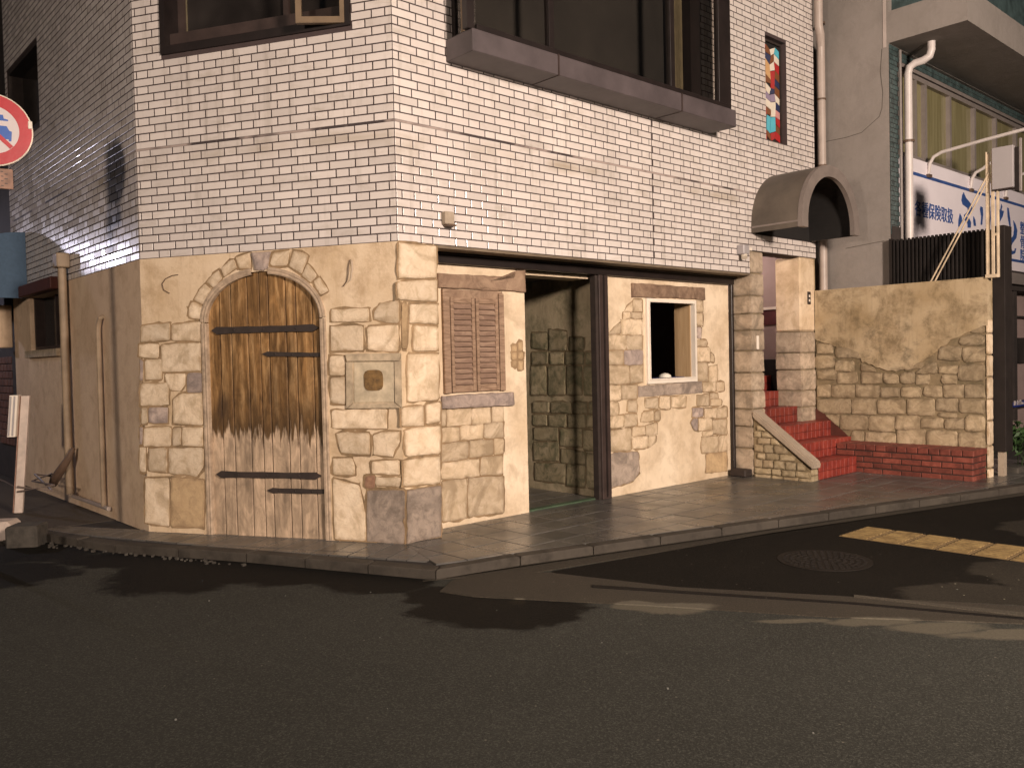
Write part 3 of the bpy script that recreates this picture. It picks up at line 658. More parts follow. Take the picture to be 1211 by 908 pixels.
MB().tube([PC.P(2.05, .62, .05), PC.P(2.08, .52, .09), PC.P(2.18, .38, .15), PC.P(2.35, .27, .17), PC.P(2.45, .22, .16)], [.02, .035, .045, .05, .045], 10).build('hose_elbow', 'hose brown', BLD, smooth=True)

# ---- upper window of the chamfer
WA = MB(); holes_boxes(WA, PA, .36, 2.185, 4.13, 5.9, -.24, .015, [(.42, 2.13, 4.20, 5.83)]); WA = WA.build('window', 'frame metal', BLD)
MB().box(PA, .42, 2.13, 4.20, 4.32, -.24, -.05).build('sill', 'brown metal', WA)
for a, b in ((.42, .47), (1.02, 1.07), (2.06, 2.13)): MB().box(PA, a, b, 4.32, 5.83, -.22, -.16).build('mullion', 'brown metal', WA)
MB().box(PA, .42, 2.13, 4.32, 5.83, -.20, -.19).build('pane', 'dark pane', WA)
a, b = PA.shift(-.19).at(222, 20)[0], PA.shift(-.19).at(207, 20)[0]; MB().box(PA, a, b, 4.36, 5.8, -.188, -.18).build('curtain', 'curtain', WA)
hx = PA.P(.40, 0, .0); fx = ground(350, 21, 4.20); ps = Plane(hx, (fx[0] - hx[0], fx[1] - hx[1])); wl = min(.75, math.hypot(fx[0] - hx[0], fx[1] - hx[1])); 
SH = MB(); holes_boxes(SH, ps, .01, wl, 4.15, 5.6, -.02, .02, [(.045, wl - .045, 4.20, 5.55)]); SH = SH.build('sash', 'reveal wood', BLD); SH.data.materials[0] = MATS['joinery']; MB().box(ps, .045, wl - .045, 4.20, 5.55, -.004, .004).build('pane', 'thin glass', SH)

# ---- bay window over the shopfront
BW = MB(); BW.box(PB, .53, 4.22, 3.905, 4.085, 0.001, .35, .006)
BW = BW.build('bay_window', 'sill metal', BLD)
for px in (661, 806):
    s_ = PB.shift(.35).at(px, 100)[0]; m = MB(); m.box(PB, s_ - .008, s_ + .008, 3.90, 4.088, .34, .357); m.box(PB, s_ - .006, s_ + .006, 3.899, 3.905, .02, .35); m.build('seam_cover', 'brown metal', BW)
m = MB(); m.box(PB, .60, 4.12, 4.086, 4.14, .26, .325, .004); m.box(PB, .60, .66, 4.086, 4.13, .0, .26); m.box(PB, 4.06, 4.12, 4.086, 4.13, .0, .26); m.build('bottom_rail', 'frame metal', BW)
P33 = PB.shift(.3)
def post(x0, x1, z0=4.088, o0=.26, o1=.322, pl=P33, mat='frame metal'): 
    a, b = pl.at(x0, 60)[0], pl.at(x1, 60)[0]; MB().box(PB, a, b, z0, 6.42, o0, o1, .003).build('window_post', mat, BW); return a, b
post(551, 560); post(848, 862); post(648, 654); post(791, 796)
MB().box(PB, .60, .64, 4.13, 6.42, .002, .04).build('window_post', 'frame metal', BW); MB().box(PB, .60, .62, 4.13, 6.42, .12, .15).build('window_post', 'joinery', BW)
MB().box(PB, .60, 4.12, 6.42, 6.52, 0, .33).build('top_cover', 'frame metal', BW)
MB().box(PB, .61, 4.10, 4.14, 6.42, .29, .296).build('pane', 'thin glass', BW); MB().box(PB, .612, .618, 4.13, 6.42, .04, .28).build('pane', 'thin glass', BW); MB().box(PB, 4.09, 4.096, 4.13, 6.42, .04, .28).build('pane', 'thin glass', BW)
a = PB.at(816, 60)[0]; MB().box(PB, a, bayR, 4.05, 6.3, -.24, .01).build('window_post', 'frame metal', BW)
ci = PB.shift(-.1); a, b = ci.at(797, 60)[0], ci.at(817, 60)[0]
m = MB(); n = 26; m.add([PB.P(a + (b - a) * i / n, z, -.1 + .02 * math.sin(i * 1.9)) for z in (4.1, 6.3) for i in range(n + 1)], [(i, i + 1, n + 2 + i, n + 1 + i) for i in range(n)]); m.build('curtain', 'curtain', BW)
m = MB(); a2, b2 = ci.at(600, 60)[0], ci.at(790, 60)[0]; m.box(PB, .62, a, 4.04, 6.3, -.26, -.24); m.build('blind', 'blind grey', BW)
MB().box(PB, a - .35, a - .22, 4.142, 4.17, .05, .20, .004).build('paper', 'white paint', BW)

# ---- stained glass window
SG = MB(); holes_boxes(SG, PB, 5.40, 5.87, 4.035, 5.28, -.09, -.065, [(5.415, 5.852, 4.06, 5.25)]); SG = SG.build('stained_glass_window', 'black iron', BLD)
MB().box(PB, 5.40, 5.87, 4.04, 5.27, -.11, -.0905).build('backing', 'room dark', SG)
cols = ['red', 'orange', 'cream', 'sky', 'navy', 'brown', 'lilac', 'rose', 'cream', 'sky', 'cream', 'red', 'brown', 'cream']
last = None; nx, nz = 4, 12
gx = [[5.427 + .416 * i / nx + (ru(-.022, .022) if 0 < i < nx else 0) for i in range(nx + 1)] for j in range(nz + 1)]
gz = [[4.062 + 1.17 * (j + (.45 if (i % 2) else 0)) / (nz + .45) + (ru(-.014, .014)) for i in range(nx + 1)] for j in range(nz + 1)]
for i in range(nx):
    j = 0
    while j < nz:
        st = 2 if rnd() < .35 and j + 2 <= nz else 1
        c1 = random.choice([c for c in cols if c != last]); last = c1
        quad = [(gx[j][i], gz[j][i]), (gx[j][i + 1], gz[j][i + 1] if rnd() < .8 else gz[j][i]), (gx[min(j + st, nz)][i + 1], gz[min(j + st, nz)][i + 1] - .006), (gx[min(j + st, nz)][i], gz[min(j + st, nz)][i] - .006)]
        quad = [(min(max(x + (.003 if q in (0, 3) else -.003), 5.427), 5.843), min(max(z, 4.062), 5.233)) for q, (x, z) in enumerate(quad)]
        if area2(quad) > 1e-5: MB().prism(PB, quad, -.090, -.080 + ru(-.002, .002)).build('coloured_pane', 'pane ' + c1, SG)
        j += st
# ---- fittings
MB().box(PB, .44, .535, 2.565, 2.67, .0, .06, .008).build('wall_bracket', 'cap concrete', BLD); MB().box(PB, .46, .54, 2.55, 2.566, .0, .075, .003).build('wall_bracket', 'hose brown', BLD)
fx_ = MB().box(PB, 4.72, 4.84, 2.60, 2.71, .001, .10, .01).build('wall_light', 'panel grey', BLD); MB().tube([PB.P(4.78, 2.60, .06), PB.P(4.76, 2.56, .08)], .035, 10).build('sensor', 'light diffuser', fx_)
MB().box(PB, 4.86, 5.03, 2.665, 2.70, .001, .012).build('label_strip', 'white paint', BLD)

# ---- recessed shopfront
SF = MB(); SF.box(PR, .36, 5.0, 2.285, 2.36, .0, .06, .004); SF.box(PR, .36, 5.0, 2.36, 2.375, .0, .10, .002); SF = SF.build('shopfront_frame', 'frame metal', BLD)
MB().box(PB, .36, 4.998, 2.376, 2.397, -.25, -.008).build('soffit', 'soffit brown', BLD)
MB().box(PR, 2.60, 2.735, 0, 2.285, .0, .055, .004).build('post', 'brown metal', SF); MB().box(PR, 2.565, 2.60, 0, 2.285, -.04, .03).build('post', 'black iron', SF); MB().box(PR, 2.655, 2.675, 0.02, 2.285, .055, .062).build('post_rib', 'frame metal', SF)
MB().box(PR, 4.955, 5.0, 0.02, 2.285, .0, .05, .004).build('post', 'frame metal', SF)
MB().box(PR, 4.86, 5.02, .0, .085, .05, .26, .01).build('door_stop', 'black iron', SF)
m = MB(); m.box(PR, .30, 1.615, -.1, 2.285, -.07, .0); m.box(PR, .30, 2.57, 2.25, 2.285, -.3, -.07); LP = m.build('painted_panel', 'plaster pale', BLD)
group(PR, 510, 450, 5.046, [
    (60, 175, 270, 87, 175, 268), (92, 172, 274, 237, 165, 262), (243, 165, 262, 352, 160, 254), (360, 158, 250, 428, 155, 245), (62, 286, 370, 166, 276, 356), (172, 272, 354, 310, 260, 345),
    (317, 258, 345, 430, 250, 340), (62, 380, 488, 219, 362, 464), (228, 359, 459, 370, 352, 440), (376, 350, 440, 430, 345, 432), (66, 492, 590, 285, 466, 570), (295, 460, 564, 425, 446, 558),
    (64, 602, 842, 210, 586, 820), (220, 580, 812, 430, 570, 785)], LP, 'stone panel', 'mortar ochre', h=.006, jit=.005, grow=.007)
stone(PR, [(510 + x / 5.046, 450 + y / 5.046) for x, y in [(57, 92), (485, 66), (490, 148), (57, 168)]], LP, 'stone lavender', name='window_sill', h=.03, rad=.01)
stone(PR, [(510 + x / 5.34, 290 + y / 5.34) for x, y in [(34, 178), (400, 196), (525, 205), (530, 160), (585, 158), (590, 298), (420, 290), (34, 270)]], LP, 'wood timber', name='timber_lintel', h=.03, rad=.006)
group(PR, 510, 290, 5.34, [(508, 632, 672, 540, 630, 670), (545, 612, 668, 578, 610, 666), (506, 678, 722, 542, 676, 722), (547, 673, 722, 580, 672, 720), (512, 728, 772, 542, 728, 770), (547, 727, 792, 580, 726, 790)], LP, 'stone ochre', 'mortar ochre', h=.004, jit=.003, grow=.001)
# shutters
SHU = MB(); SHU.box(PR, .63, 1.33, 1.165, 2.07, .001, .010); SHU = SHU.build('shutter', 'wood timber', BLD)
def bar(s0, s1, z0, z1, o, nm='shutter_frame', mat='beam wood', o0=.008): MB().box(PR, s0, s1, z0, z1, o0, o, .004, .002).build(nm, mat, SHU)
bar(.63, .70, 1.165, 2.07, .034); bar(1.27, 1.33, 1.165, 2.05, .034)
for a, b in ((.715, .985), (1.0, 1.262)):
    bar(a, a + .035, 1.17, 2.0, .028); bar(b - .035, b, 1.17, 2.0, .028); bar(a + .035, b - .035, 1.95, 2.0, .026); bar(a + .035, b - .035, 1.17, 1.225, .026)
    nsl = 15
    for i in range(nsl):
        z0 = 1.235 + i * (.71 / nsl); h = .71 / nsl - .006; oo = .010
        P4 = [(z0, .024), (z0 + .006, .028), (z0 + h, .014), (z0 + h, .009), (z0, .009)]
        mm = MB(); j1 = ru(-.003, .003); vs = [PR.P(s, z + (j1 if s > (a + b) / 2 else 0), o) for s in (a + .037, b - .037) for z, o in P4]
        mm.add(vs, [(0, 1, 2, 3, 4), (9, 8, 7, 6, 5)] + [(i_, (i_ + 1) % 5, 5 + (i_ + 1) % 5, 5 + i_) for i_ in range(5)], rim=[.9, .5, 0, .6, 1] * 2); mm.build('slat', 'shutter wood', SHU)
# right panel with the serving window
m = MB(); holes_boxes(m, PR, 2.735, 4.955, -.1, 2.285, -.07, .0, [(3.40, 4.26, 1.165, 2.06)]); RP = m.build('painted_panel', 'plaster pale', BLD)
group(PR, 700, 310, 6.488, [
    (225, 442, 550, 380, 444, 555), (240, 385, 434, 294, 385, 430), (300, 388, 430, 380, 388, 435), (318, 290, 380, 384, 290, 380), [(308, 300), (312, 378), (246, 376)], [(122, 550), (220, 462), (220, 550)],
    (105, 564, 670, 257, 562, 670), (265, 562, 668, 385, 562, 670), (105, 684, 784, 239, 682, 785), (248, 676, 784, 387, 676, 785, 'stone lavender'), (106, 797, 930, 285, 795, 930), (295, 800, 927, 388, 790, 920),
    (801, 302, 380, 850, 302, 384), (801, 392, 480, 848, 392, 490), (803, 500, 578, 838, 505, 588, 'stone lavender'), (806, 600, 645, 880, 597, 645), (805, 655, 764, 904, 655, 764), [(912, 694), (938, 722), (936, 764), (912, 764)],
    (806, 776, 912, 887, 776, 915), (895, 800, 915, 960, 792, 918)], RP, 'stone panel', 'mortar ochre', h=.006, jit=.006, grow=.009)
group(PR, 700, 440, 6.053, [
    (101, 97, 208, 205, 95, 200), (212, 96, 195, 322, 94, 190), (102, 222, 314, 189, 216, 304), (256, 206, 284, 320, 202, 288), (105, 320, 404, 228, 306, 390), (234, 302, 394, 320, 302, 380),
    (381, 187, 254, 474, 182, 260), [(350, 330), (368, 288), (438, 272), (440, 345), (400, 358), (352, 352)], (447, 292, 348, 486, 272, 342), (485, 176, 260, 560, 174, 262), (568, 176, 250, 670, 170, 252),
    (291, 397, 460, 380, 392, 448), (388, 382, 450, 465, 362, 442), (106, 422, 568, 279, 402, 555), (290, 466, 549, 398, 456, 540), (405, 455, 540, 455, 448, 500),
    [(110, 605), (180, 575), (330, 572), (338, 720), (290, 780), (110, 835)] + ['stone grey'],
    (795, 74, 140, 884, 70, 134), (891, 72, 134, 945, 70, 134), (752, 167, 240, 837, 162, 240), (846, 152, 190, 900, 152, 190), (848, 196, 240, 925, 196, 240), (717, 258, 320, 795, 257, 318, 'stone lavender'),
    (805, 262, 330, 890, 257, 324), (896, 256, 325, 965, 250, 325), [(706, 360), (730, 332), (756, 330), (756, 418), (730, 410)] + ['stone lavender'], (763, 332, 418, 860, 332, 410), (866, 345, 440, 965, 338, 444),
    (792, 431, 455, 864, 421, 443), (784, 467, 580, 900, 456, 570), (906, 461, 564, 965, 456, 564), (817, 586, 720, 965, 574, 704, 'stone ochre')], RP, 'stone panel', 'mortar ochre', h=.006, jit=.006, grow=.009)
stone(PR, [(700 + x / 6.053, 440 + y / 6.053) for x, y in [(328, 100), (785, 66), (788, 148), (640, 160), (330, 178)]], RP, 'stone grey', name='window_sill', h=.012, rad=.01)
stone(PR, [(700 + x / 6.488, 310 + y / 6.488) for x, y in [(300, 162), (370, 162), (860, 200), (862, 290), (640, 278), (300, 272)]], RP, 'wood timber', name='timber_lintel', h=.025, rad=.006)
SW = MB(); holes_boxes(SW, PR, 3.385, 4.275, 1.15, 2.075, -.02, .03, [(3.425, 4.225, 1.205, 2.035)]); SW = SW.build('serving_window', 'white paint', BLD)
m = MB(); holes_boxes(m, PR, 3.41, 4.245, 1.19, 2.05, .03, .042, [(3.425, 4.225, 1.205, 2.035)]); m.build('window_bead', 'white paint', SW)
MB().box(PR, 4.215, 4.255, 1.165, 2.06, -.24, -.021).build('reveal', 'reveal wood', SW); MB().box(PR, 3.40, 4.255, 1.14, 1.1655, -.30, -.021).build('reveal', 'joinery', SW)
MB().box(PR, 3.75, 4.18, 1.17, 1.21, -.22, -.06, .015).build('folded_cloth', 'cloth navy', SW)
mm = MB(); n = 14; mm.add([PR.P(3.84 + .075 * math.cos(2 * math.pi * j / n) * math.cos(math.radians(a)), 1.21 + .05 * math.sin(math.radians(a)), -.10 + .075 * math.sin(2 * math.pi * j / n) * math.cos(math.radians(a))) for a in (0, 30, 60, 85) for j in range(n)], [(i * n + j, i * n + (j + 1) % n, (i + 1) * n + (j + 1) % n, (i + 1) * n + j) for i in range(3) for j in range(n)] + [tuple(range(3 * n, 4 * n)), tuple(range(n))]); mm.build('upturned_dish', 'crockery', SW, smooth=True)
# rooms behind
m = MB(); m.box(PR, 2.70, 5.0, -.1, 2.5, -2.6, -2.5); m.box(PR, 4.98, 5.03, -.1, 2.5, -2.6, -.30); m.box(PR, 2.70, 5.0, 2.38, 2.5, -2.6, -.1); m.build('shop_interior', 'room dark', BLD)
PI = Plane(PB.P(2.70, 0, -.28), -PB.n)                      # side wall of the passage; s runs inwards
m = MB(); m.box(PI, .02, 2.4, -.1, 2.30, -.06, 0); PW = m.build('passage_wall', 'passage plaster', BLD)
m = MB(); m.box(PR, .1, 2.70, -.1, 2.5, -2.6, -2.5); m.box(PR, .1, 2.76, 2.30, 2.4, -2.5, -.08); m.box(PR, .36, .44, -.1, 2.5, -2.5, -.08); m.build('passage_back_wall', 'dark wall', BLD)
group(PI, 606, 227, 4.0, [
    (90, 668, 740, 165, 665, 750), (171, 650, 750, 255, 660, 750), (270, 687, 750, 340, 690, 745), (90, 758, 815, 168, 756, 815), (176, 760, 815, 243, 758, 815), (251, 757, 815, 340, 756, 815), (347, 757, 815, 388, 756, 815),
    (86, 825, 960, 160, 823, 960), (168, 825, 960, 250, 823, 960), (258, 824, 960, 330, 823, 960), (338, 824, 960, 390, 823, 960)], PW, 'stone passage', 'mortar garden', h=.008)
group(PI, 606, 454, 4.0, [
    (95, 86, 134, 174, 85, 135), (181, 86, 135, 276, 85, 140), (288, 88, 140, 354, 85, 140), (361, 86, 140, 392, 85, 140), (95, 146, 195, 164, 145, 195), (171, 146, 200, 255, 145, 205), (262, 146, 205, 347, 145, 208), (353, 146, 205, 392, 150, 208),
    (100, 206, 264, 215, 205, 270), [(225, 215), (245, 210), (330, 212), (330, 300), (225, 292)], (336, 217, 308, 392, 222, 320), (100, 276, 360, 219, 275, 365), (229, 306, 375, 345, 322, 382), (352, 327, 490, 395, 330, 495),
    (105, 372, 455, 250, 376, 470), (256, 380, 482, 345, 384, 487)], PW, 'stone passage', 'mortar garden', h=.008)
MB().box(PR, 1.62, 2.60, .0, .012, -.10, -.02).build('threshold', 'alu green tint', BLD)

# ---- pillars of the stair entrance
def pillar(s0, s1, o0, pxx, ys, ztop, zbot):
    P_ = MB().box(PB, s0 + .02, s1 - .02, zbot - .02, ztop, o0 + .02, -.02).build('pillar', 'mortar garden', BLD)
    zs = [ztop if i == 0 else PB.at(pxx, y)[1] for i, y in enumerate(ys)]
    for i, (a, b) in enumerate(zip(zs, zs[1:])):
        if a - b < .03: continue
        g = .006; j = ru(-.008, .008); mm = MB(); bm = bmesh.new()
        vs = [bm.verts.new(PB.P(s, z, o)) for o in (o0, 0 + j * .5) for z in (b + g, a - g) for s in (s0 + j, s1 + ru(-.008, .006))]
        for q in [(0, 2, 3, 1), (4, 5, 7, 6), (0, 1, 5, 4), (2, 6, 7, 3), (0, 4, 6, 2), (1, 3, 7, 5)]: bm.faces.new([vs[k_] for k_ in q])
        bmesh.ops.recalc_face_normals(bm, faces=bm.faces); bmesh.ops.bevel(bm, geom=bm.edges[:], offset=.009, segments=2, affect='EDGES')
        bmesh.ops.subdivide_edges(bm, edges=[e for e in bm.edges if e.calc_length() > .08], cuts=2, use_grid_fill=True)
        bm.verts.index_update(); C_ = np.array(PB.P((s0 + s1) / 2, (a + b) / 2, o0 / 2)); V = []; rim = []
        for v in bm.verts:
            z = v.co.z; e = min(abs(z - a), abs(z - b)); rim.append(max(0, 1 - e / .03)); V.append(v.co + Vector((ru(-.003, .003), ru(-.003, .003), ru(-.002, .002))))
        mm.add(V, [[v.index for v in f.verts] for f in bm.faces], rim); bm.free()
        mm.build('stone', 'stone pillar' if s0 > 6 or i % 3 == 2 else 'stone pillar pale' if False else 'stone pillar', P_)
    return P_
P1 = pillar(5.0, 5.285, -.30, 895, [297, 323.5, 350, 371, 390.5, 414.7, 440.5, 462, 483.5, 504, 530, 562], 2.665, 0)
MB().box(PB, 5.10, 5.14, PB.at(896, 413)[1], PB.at(896, 397)[1], .001, .02, .003).build('doorbell', 'white paint', BLD)
P2 = pillar(6.14, 6.5, -.36, 955, [392, 417, 437, 461.5, 481, 500], PB.at(955, 392)[1], .55)
MB().box(PB, 6.14, 6.5, PB.at(955, 392)[1] + .004, 2.67, -.36, .0, .02).build('pillar_render', 'plaster cream', BLD)
MB().box(PB, 6.50, 6.545, .55, 2.667, -.30, -.02).build('pillar_render', 'plaster garden', BLD)
a, z0 = PB.at(954.5, 345); b, z1 = PB.at(958, 360); HN = MB().box(PB, a, b, z1, z0, .001, .012, .002).build('house_sign', 'black iron', BLD)
for zz in (.035, .09): MB().box(PB, a + .02, b - .02, z1 + zz, z1 + zz + .03, .012, .015).build('sign_mark', 'white paint', HN)
# stairwell inside the entrance
m = MB(); m.box(PB, 5.0, 6.6, .5, 4.2, -3.0, -2.9); m.box(PB, 4.95, 5.0, -.1, 4.2, -2.9, -.32); m.box(PB, 6.42, 6.5, -.1, 4.2, -2.9, -.37); m.build('stairwell_wall', 'interior pale', BLD)
Psw = perp(6.415); zh, zd, zk = Psw.at(910, 365)[1], Psw.at(910, 384)[1], Psw.at(910, 425)[1]
MB().box(Psw, -2.8, -.37, zh - .015, zh + .02, .0, .03).build('handrail', 'white paint', BLD); MB().box(Psw, -2.8, -.37, zd, zh - .02, .0, .012).build('dado_band', 'chair maroon', BLD); MB().box(Psw, -2.8, -.37, .9, zk, .0, .02).build('dark_chair_band', 'room dark', BLD)  # last box: black band standing in for a dark chair shape
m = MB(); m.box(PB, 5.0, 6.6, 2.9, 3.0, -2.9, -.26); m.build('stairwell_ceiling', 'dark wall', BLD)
hl = MB().box(PB, 5.55, 5.75, 2.84, 2.899, -1.1, -.9, .01).build('hall_light', 'lamp glass warm', BLD); hl_ = lamp('hall_lamp', PB.P(5.65, 2.78, -1.0), 22, (1, .80, .76), .08); hl_.parent = BLD; hl_.location = Vector(PB.P(5.65, 2.78, -1.0)) - ORG[BLD.name]

# ---- barrel canopy over the stairs
CS, CZ, CR = 5.715, 2.955, .68
CN = MB(); n = 28; A1 = arc(CS, CZ, CR, CR, 180, 0, n); prof = [(CS - CR, 2.875)] + A1 + [(CS + CR, 2.875)]; A2 = arc(CS, CZ, CR - .02, CR - .02, 180, 0, n); inn = [(CS - CR + .02, 2.875)] + A2 + [(CS + CR - .02, 2.875)]
k_ = len(prof); vs = [PB.P(*p, o) for o in (0, .64) for p in prof] + [PB.P(*p, o) for o in (0, .64) for p in inn]
fs = [(i, i + 1, k_ + i + 1, k_ + i) for i in range(k_ - 1)] + [(2 * k_ + i, 2 * k_ + i + 1, 3 * k_ + i + 1, 3 * k_ + i) for i in range(k_ - 1)] + [(0, 2 * k_, 3 * k_, k_), (k_ - 1, 3 * k_ - 1, 4 * k_ - 1, 2 * k_ - 1)]
CN.add(vs, fs); CN = CN.build('canopy', ['canopy metal', 'room dark'], BLD, smooth=True, label='dark metal barrel canopy over the stair entrance')
m = MB(); o_ = arc(CS, CZ, CR + .004, CR + .004, 180, 0, n); i_ = arc(CS, CZ, .55, .55, 180, 0, n); o_ = [(CS - CR - .004, 2.872)] + o_ + [(CS + CR + .004, 2.872)]; i_ = [(CS - .55, 2.872)] + i_ + [(CS + .55, 2.872)]
k_ = len(o_); m.add([PB.P(*p, o) for o in (.60, .655) for p in o_] + [PB.P(*p, o) for o in (.60, .655) for p in i_],
    [(i, i + 1, k_ + i + 1, k_ + i) for i in range(k_ - 1)] + [(2 * k_ + i, 2 * k_ + i + 1, 3 * k_ + i + 1, 3 * k_ + i) for i in range(k_ - 1)] + [(k_ + i, k_ + i + 1, 3 * k_ + i + 1, 3 * k_ + i) for i in range(k_ - 1)] + [(i, i + 1, 2 * k_ + i + 1, 2 * k_ + i) for i in range(k_ - 1)] + [(0, k_, 3 * k_, 2 * k_), (k_ - 1, 2 * k_ - 1, 4 * k_ - 1, 3 * k_ - 1)])
m.build('canopy_rim', 'canopy trim', CN)
m = MB(); m.box(PB, CS - CR - .004, CS - CR + .01, 2.93, 2.95, .01, .60); m.build('canopy_lip', 'canopy trim', CN)
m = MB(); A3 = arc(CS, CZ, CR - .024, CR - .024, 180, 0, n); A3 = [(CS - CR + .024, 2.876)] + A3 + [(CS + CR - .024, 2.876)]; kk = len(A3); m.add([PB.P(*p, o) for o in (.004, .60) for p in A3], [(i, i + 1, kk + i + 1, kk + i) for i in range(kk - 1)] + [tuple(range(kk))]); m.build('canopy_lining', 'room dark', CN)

# ---- rainwater pipe between the buildings
DP = MB().tube([PB.P(6.50, 6.6, .10), PB.P(6.52, 5.62, .09), PB.P(6.56, 5.52, .09), PB.P(6.64, 5.40, .05), PB.P(6.64, 5.2, .05), PB.P(6.64, 3.5, .05), PB.P(6.64, .5, .05)], .052, 14).build('downpipe', 'pipe cream', BLD, smooth=True)
for y in (29, 118, 196): 
    z_ = PB.shift(.05).at(971, y)[1]; MB().tube([PB.P(6.64, z_ - .012, .05), PB.P(6.64, z_ + .012, .05)], .058, 14).build('pipe_clip', 'hose brown', DP)
# ================================================================ ENTRANCE STAIRS
ST = thing('entrance_stairs', 'red tiled steps climbing beside a sloping rubble cheek wall under the barrel canopy', 'stairs', PB.P(5.7, 0, .6))
RIS, TRD = .193, .265
for k_ in range(8):
    o1 = .74 - TRD * k_; z1 = RIS * (k_ + 1); s1 = 6.085 if k_ == 0 else (6.497 if k_ < 3 else (6.13 if o1 > -.4 else 6.41))
    sp = MB().box(PB, 5.175, s1, -.08 if k_ == 0 else z1 - RIS * 1.2, z1 - .012, o1 - TRD - .12, o1 - .012).build('step', 'brick mortar', ST)
    if k_ > 5: continue
    m = MB(); n = int((s1 - 5.175) / .098); wd_ = (s1 - 5.178) / n
    for i in range(n):
        a = 5.178 + wd_ * i
        m.box(PB, a + .002, a + wd_ - .002, z1 - .10, z1 - .014, o1 - .02, o1 - .002 + ru(-.001, .001), .003); m.box(PB, a + .002, a + wd_ - .002, max(z1 - RIS, 0) + .002, z1 - .104, o1 - .02, o1 - .002 + ru(-.001, .001), .003)
        m.box(PB, a + .002, a + wd_ - .002, z1 - .02, z1 + ru(-.001, .001), o1 - TRD, o1, .003)
    for ti in range(0): pass
    m.build('step_tiles', 'tile red', sp, kind='stuff')
# cheek wall
CW = MB(); Pch = perp(5.01); zt0 = Pch.at(896, 487)[1]; top0, top1, aE = zt0 - .06, .135, .735
CW.prism(Pch, [(.005, -.1), (aE, -.1), (aE, top1 - .02), (.005, top0 - .02)], -.15, -.004)
CW = CW.build('cheek_wall', 'mortar garden', ST)
z = -.05; row = 0
while z < .8:
    h = ru(.07, .105); a = .01 + (ru(0, .06) if row % 2 else 0)
    while a < aE:
        w_ = ru(.10, .24); b = min(a + w_, aE); slope = lambda x: top0 + (top1 - top0) * x / aE - .025
        poly = [(a + .006, z + .005), (b - .006, z + .005), (b - .006, z + h - .005), (a + .006, z + h - .005)]
        poly = clip(poly, (aE, slope(aE)), (0, slope(0)))
        if len(poly) >= 3 and abs(area2(poly)) > .004: stone(Pch, poly, CW, random.choice(['stone cheek', 'stone cheek', 'stone garden']), h=.014, px=False, rad=.018, jit=.005, inset=.010)
        a = b
    z += h; row += 1
PE0 = PB.shift(aE); 
for z0, z1 in ((-.05, .06), (.066, .13)): stone(PE0, [(5.015, z0), (5.16, z0), (5.16, z1), (5.015, z1)], CW, 'stone cheek', px=False, rad=.015)
cap = MB(); V = []
for s_ in (4.99, 5.172):
    for a, z in ((.0, top0 - .01), (aE + .03, top1 - .0), (aE + .04, top1 + .075), (.0, top0 + .085)): V.append(PB.P(s_, z, a))
bm = bmesh.new(); vs = [bm.verts.new(v) for v in V]
for q in [(0, 1, 2, 3), (7, 6, 5, 4), (0, 4, 5, 1), (1, 5, 6, 2), (2, 6, 7, 3), (3, 7, 4, 0)]: bm.faces.new([vs[i] for i in q])
bmesh.ops.recalc_face_normals(bm, faces=bm.faces); bmesh.ops.bevel(bm, geom=bm.edges[:], offset=.014, segments=2, affect='EDGES'); bm.verts.index_update()
cap.add([v.co[:] for v in bm.verts], [[v.index for v in f.verts] for f in bm.faces]); bm.free(); cap.build('coping', 'cap concrete', ST)

# ================================================================ GARDEN WALL
GE = 2.06
GW = thing('garden_wall', 'half rendered rubble stone wall standing out towards the street right of the stairs', 'wall', PG.P(1.0, 0, -.1))
m = MB(); m.box(PG, .003, GE, -.2, 2.235, -.13, 0); m.build('wall_body', 'mortar garden', GW)
edge_px = [(965, 401), (972, 405), (985, 408), (1000, 411), (1015, 417), (1020, 427), (1032, 432), (1045, 437), (1060, 438), (1072, 436), (1085, 430), (1100, 422), (1112, 411), (1124, 402), (1140, 396), (1155, 389), (1166, 385)]
lo_ = [PG.at(*p) for p in edge_px]; lo_[0] = (.003, lo_[0][1]); lo_[-1] = (GE, lo_[-1][1])
lo2 = []
for p, q in zip(lo_, lo_[1:]):
    for t in (0, .33, .66): lo2.append((p[0] + (q[0] - p[0]) * t, p[1] + (q[1] - p[1]) * t + (ru(-.012, .012) if p is not lo_[0] or t else 0)))
lo2.append(lo_[-1]); V = [PG.P(a, z, .014) for a, z in lo2] + [PG.P(a, 2.236, .012) for a, z in lo2] + [PG.P(a, z - .008, -.003) for a, z in lo2]; n = len(lo2)
m = MB(); m.add(V, [(i, i + 1, n + i + 1, n + i) for i in range(n - 1)] + [(2 * n + i, 2 * n + i + 1, i + 1, i) for i in range(n - 1)]); m.box(PG, .003, GE + .012, 2.2362, 2.25, -.14, .014)
m.box(PB.shift(GE), 6.487, 6.64, lo_[-1][1], 2.2361, .0005, .012); m.build('render_coat', 'plaster garden', GW)
def gst(ox, oy, rows, mat='stone garden'): stones(PG, ox, oy, 4.0, rows, GW, mat, h=.016, inset=.014, rad=.032, jit=.006, grow=.010)
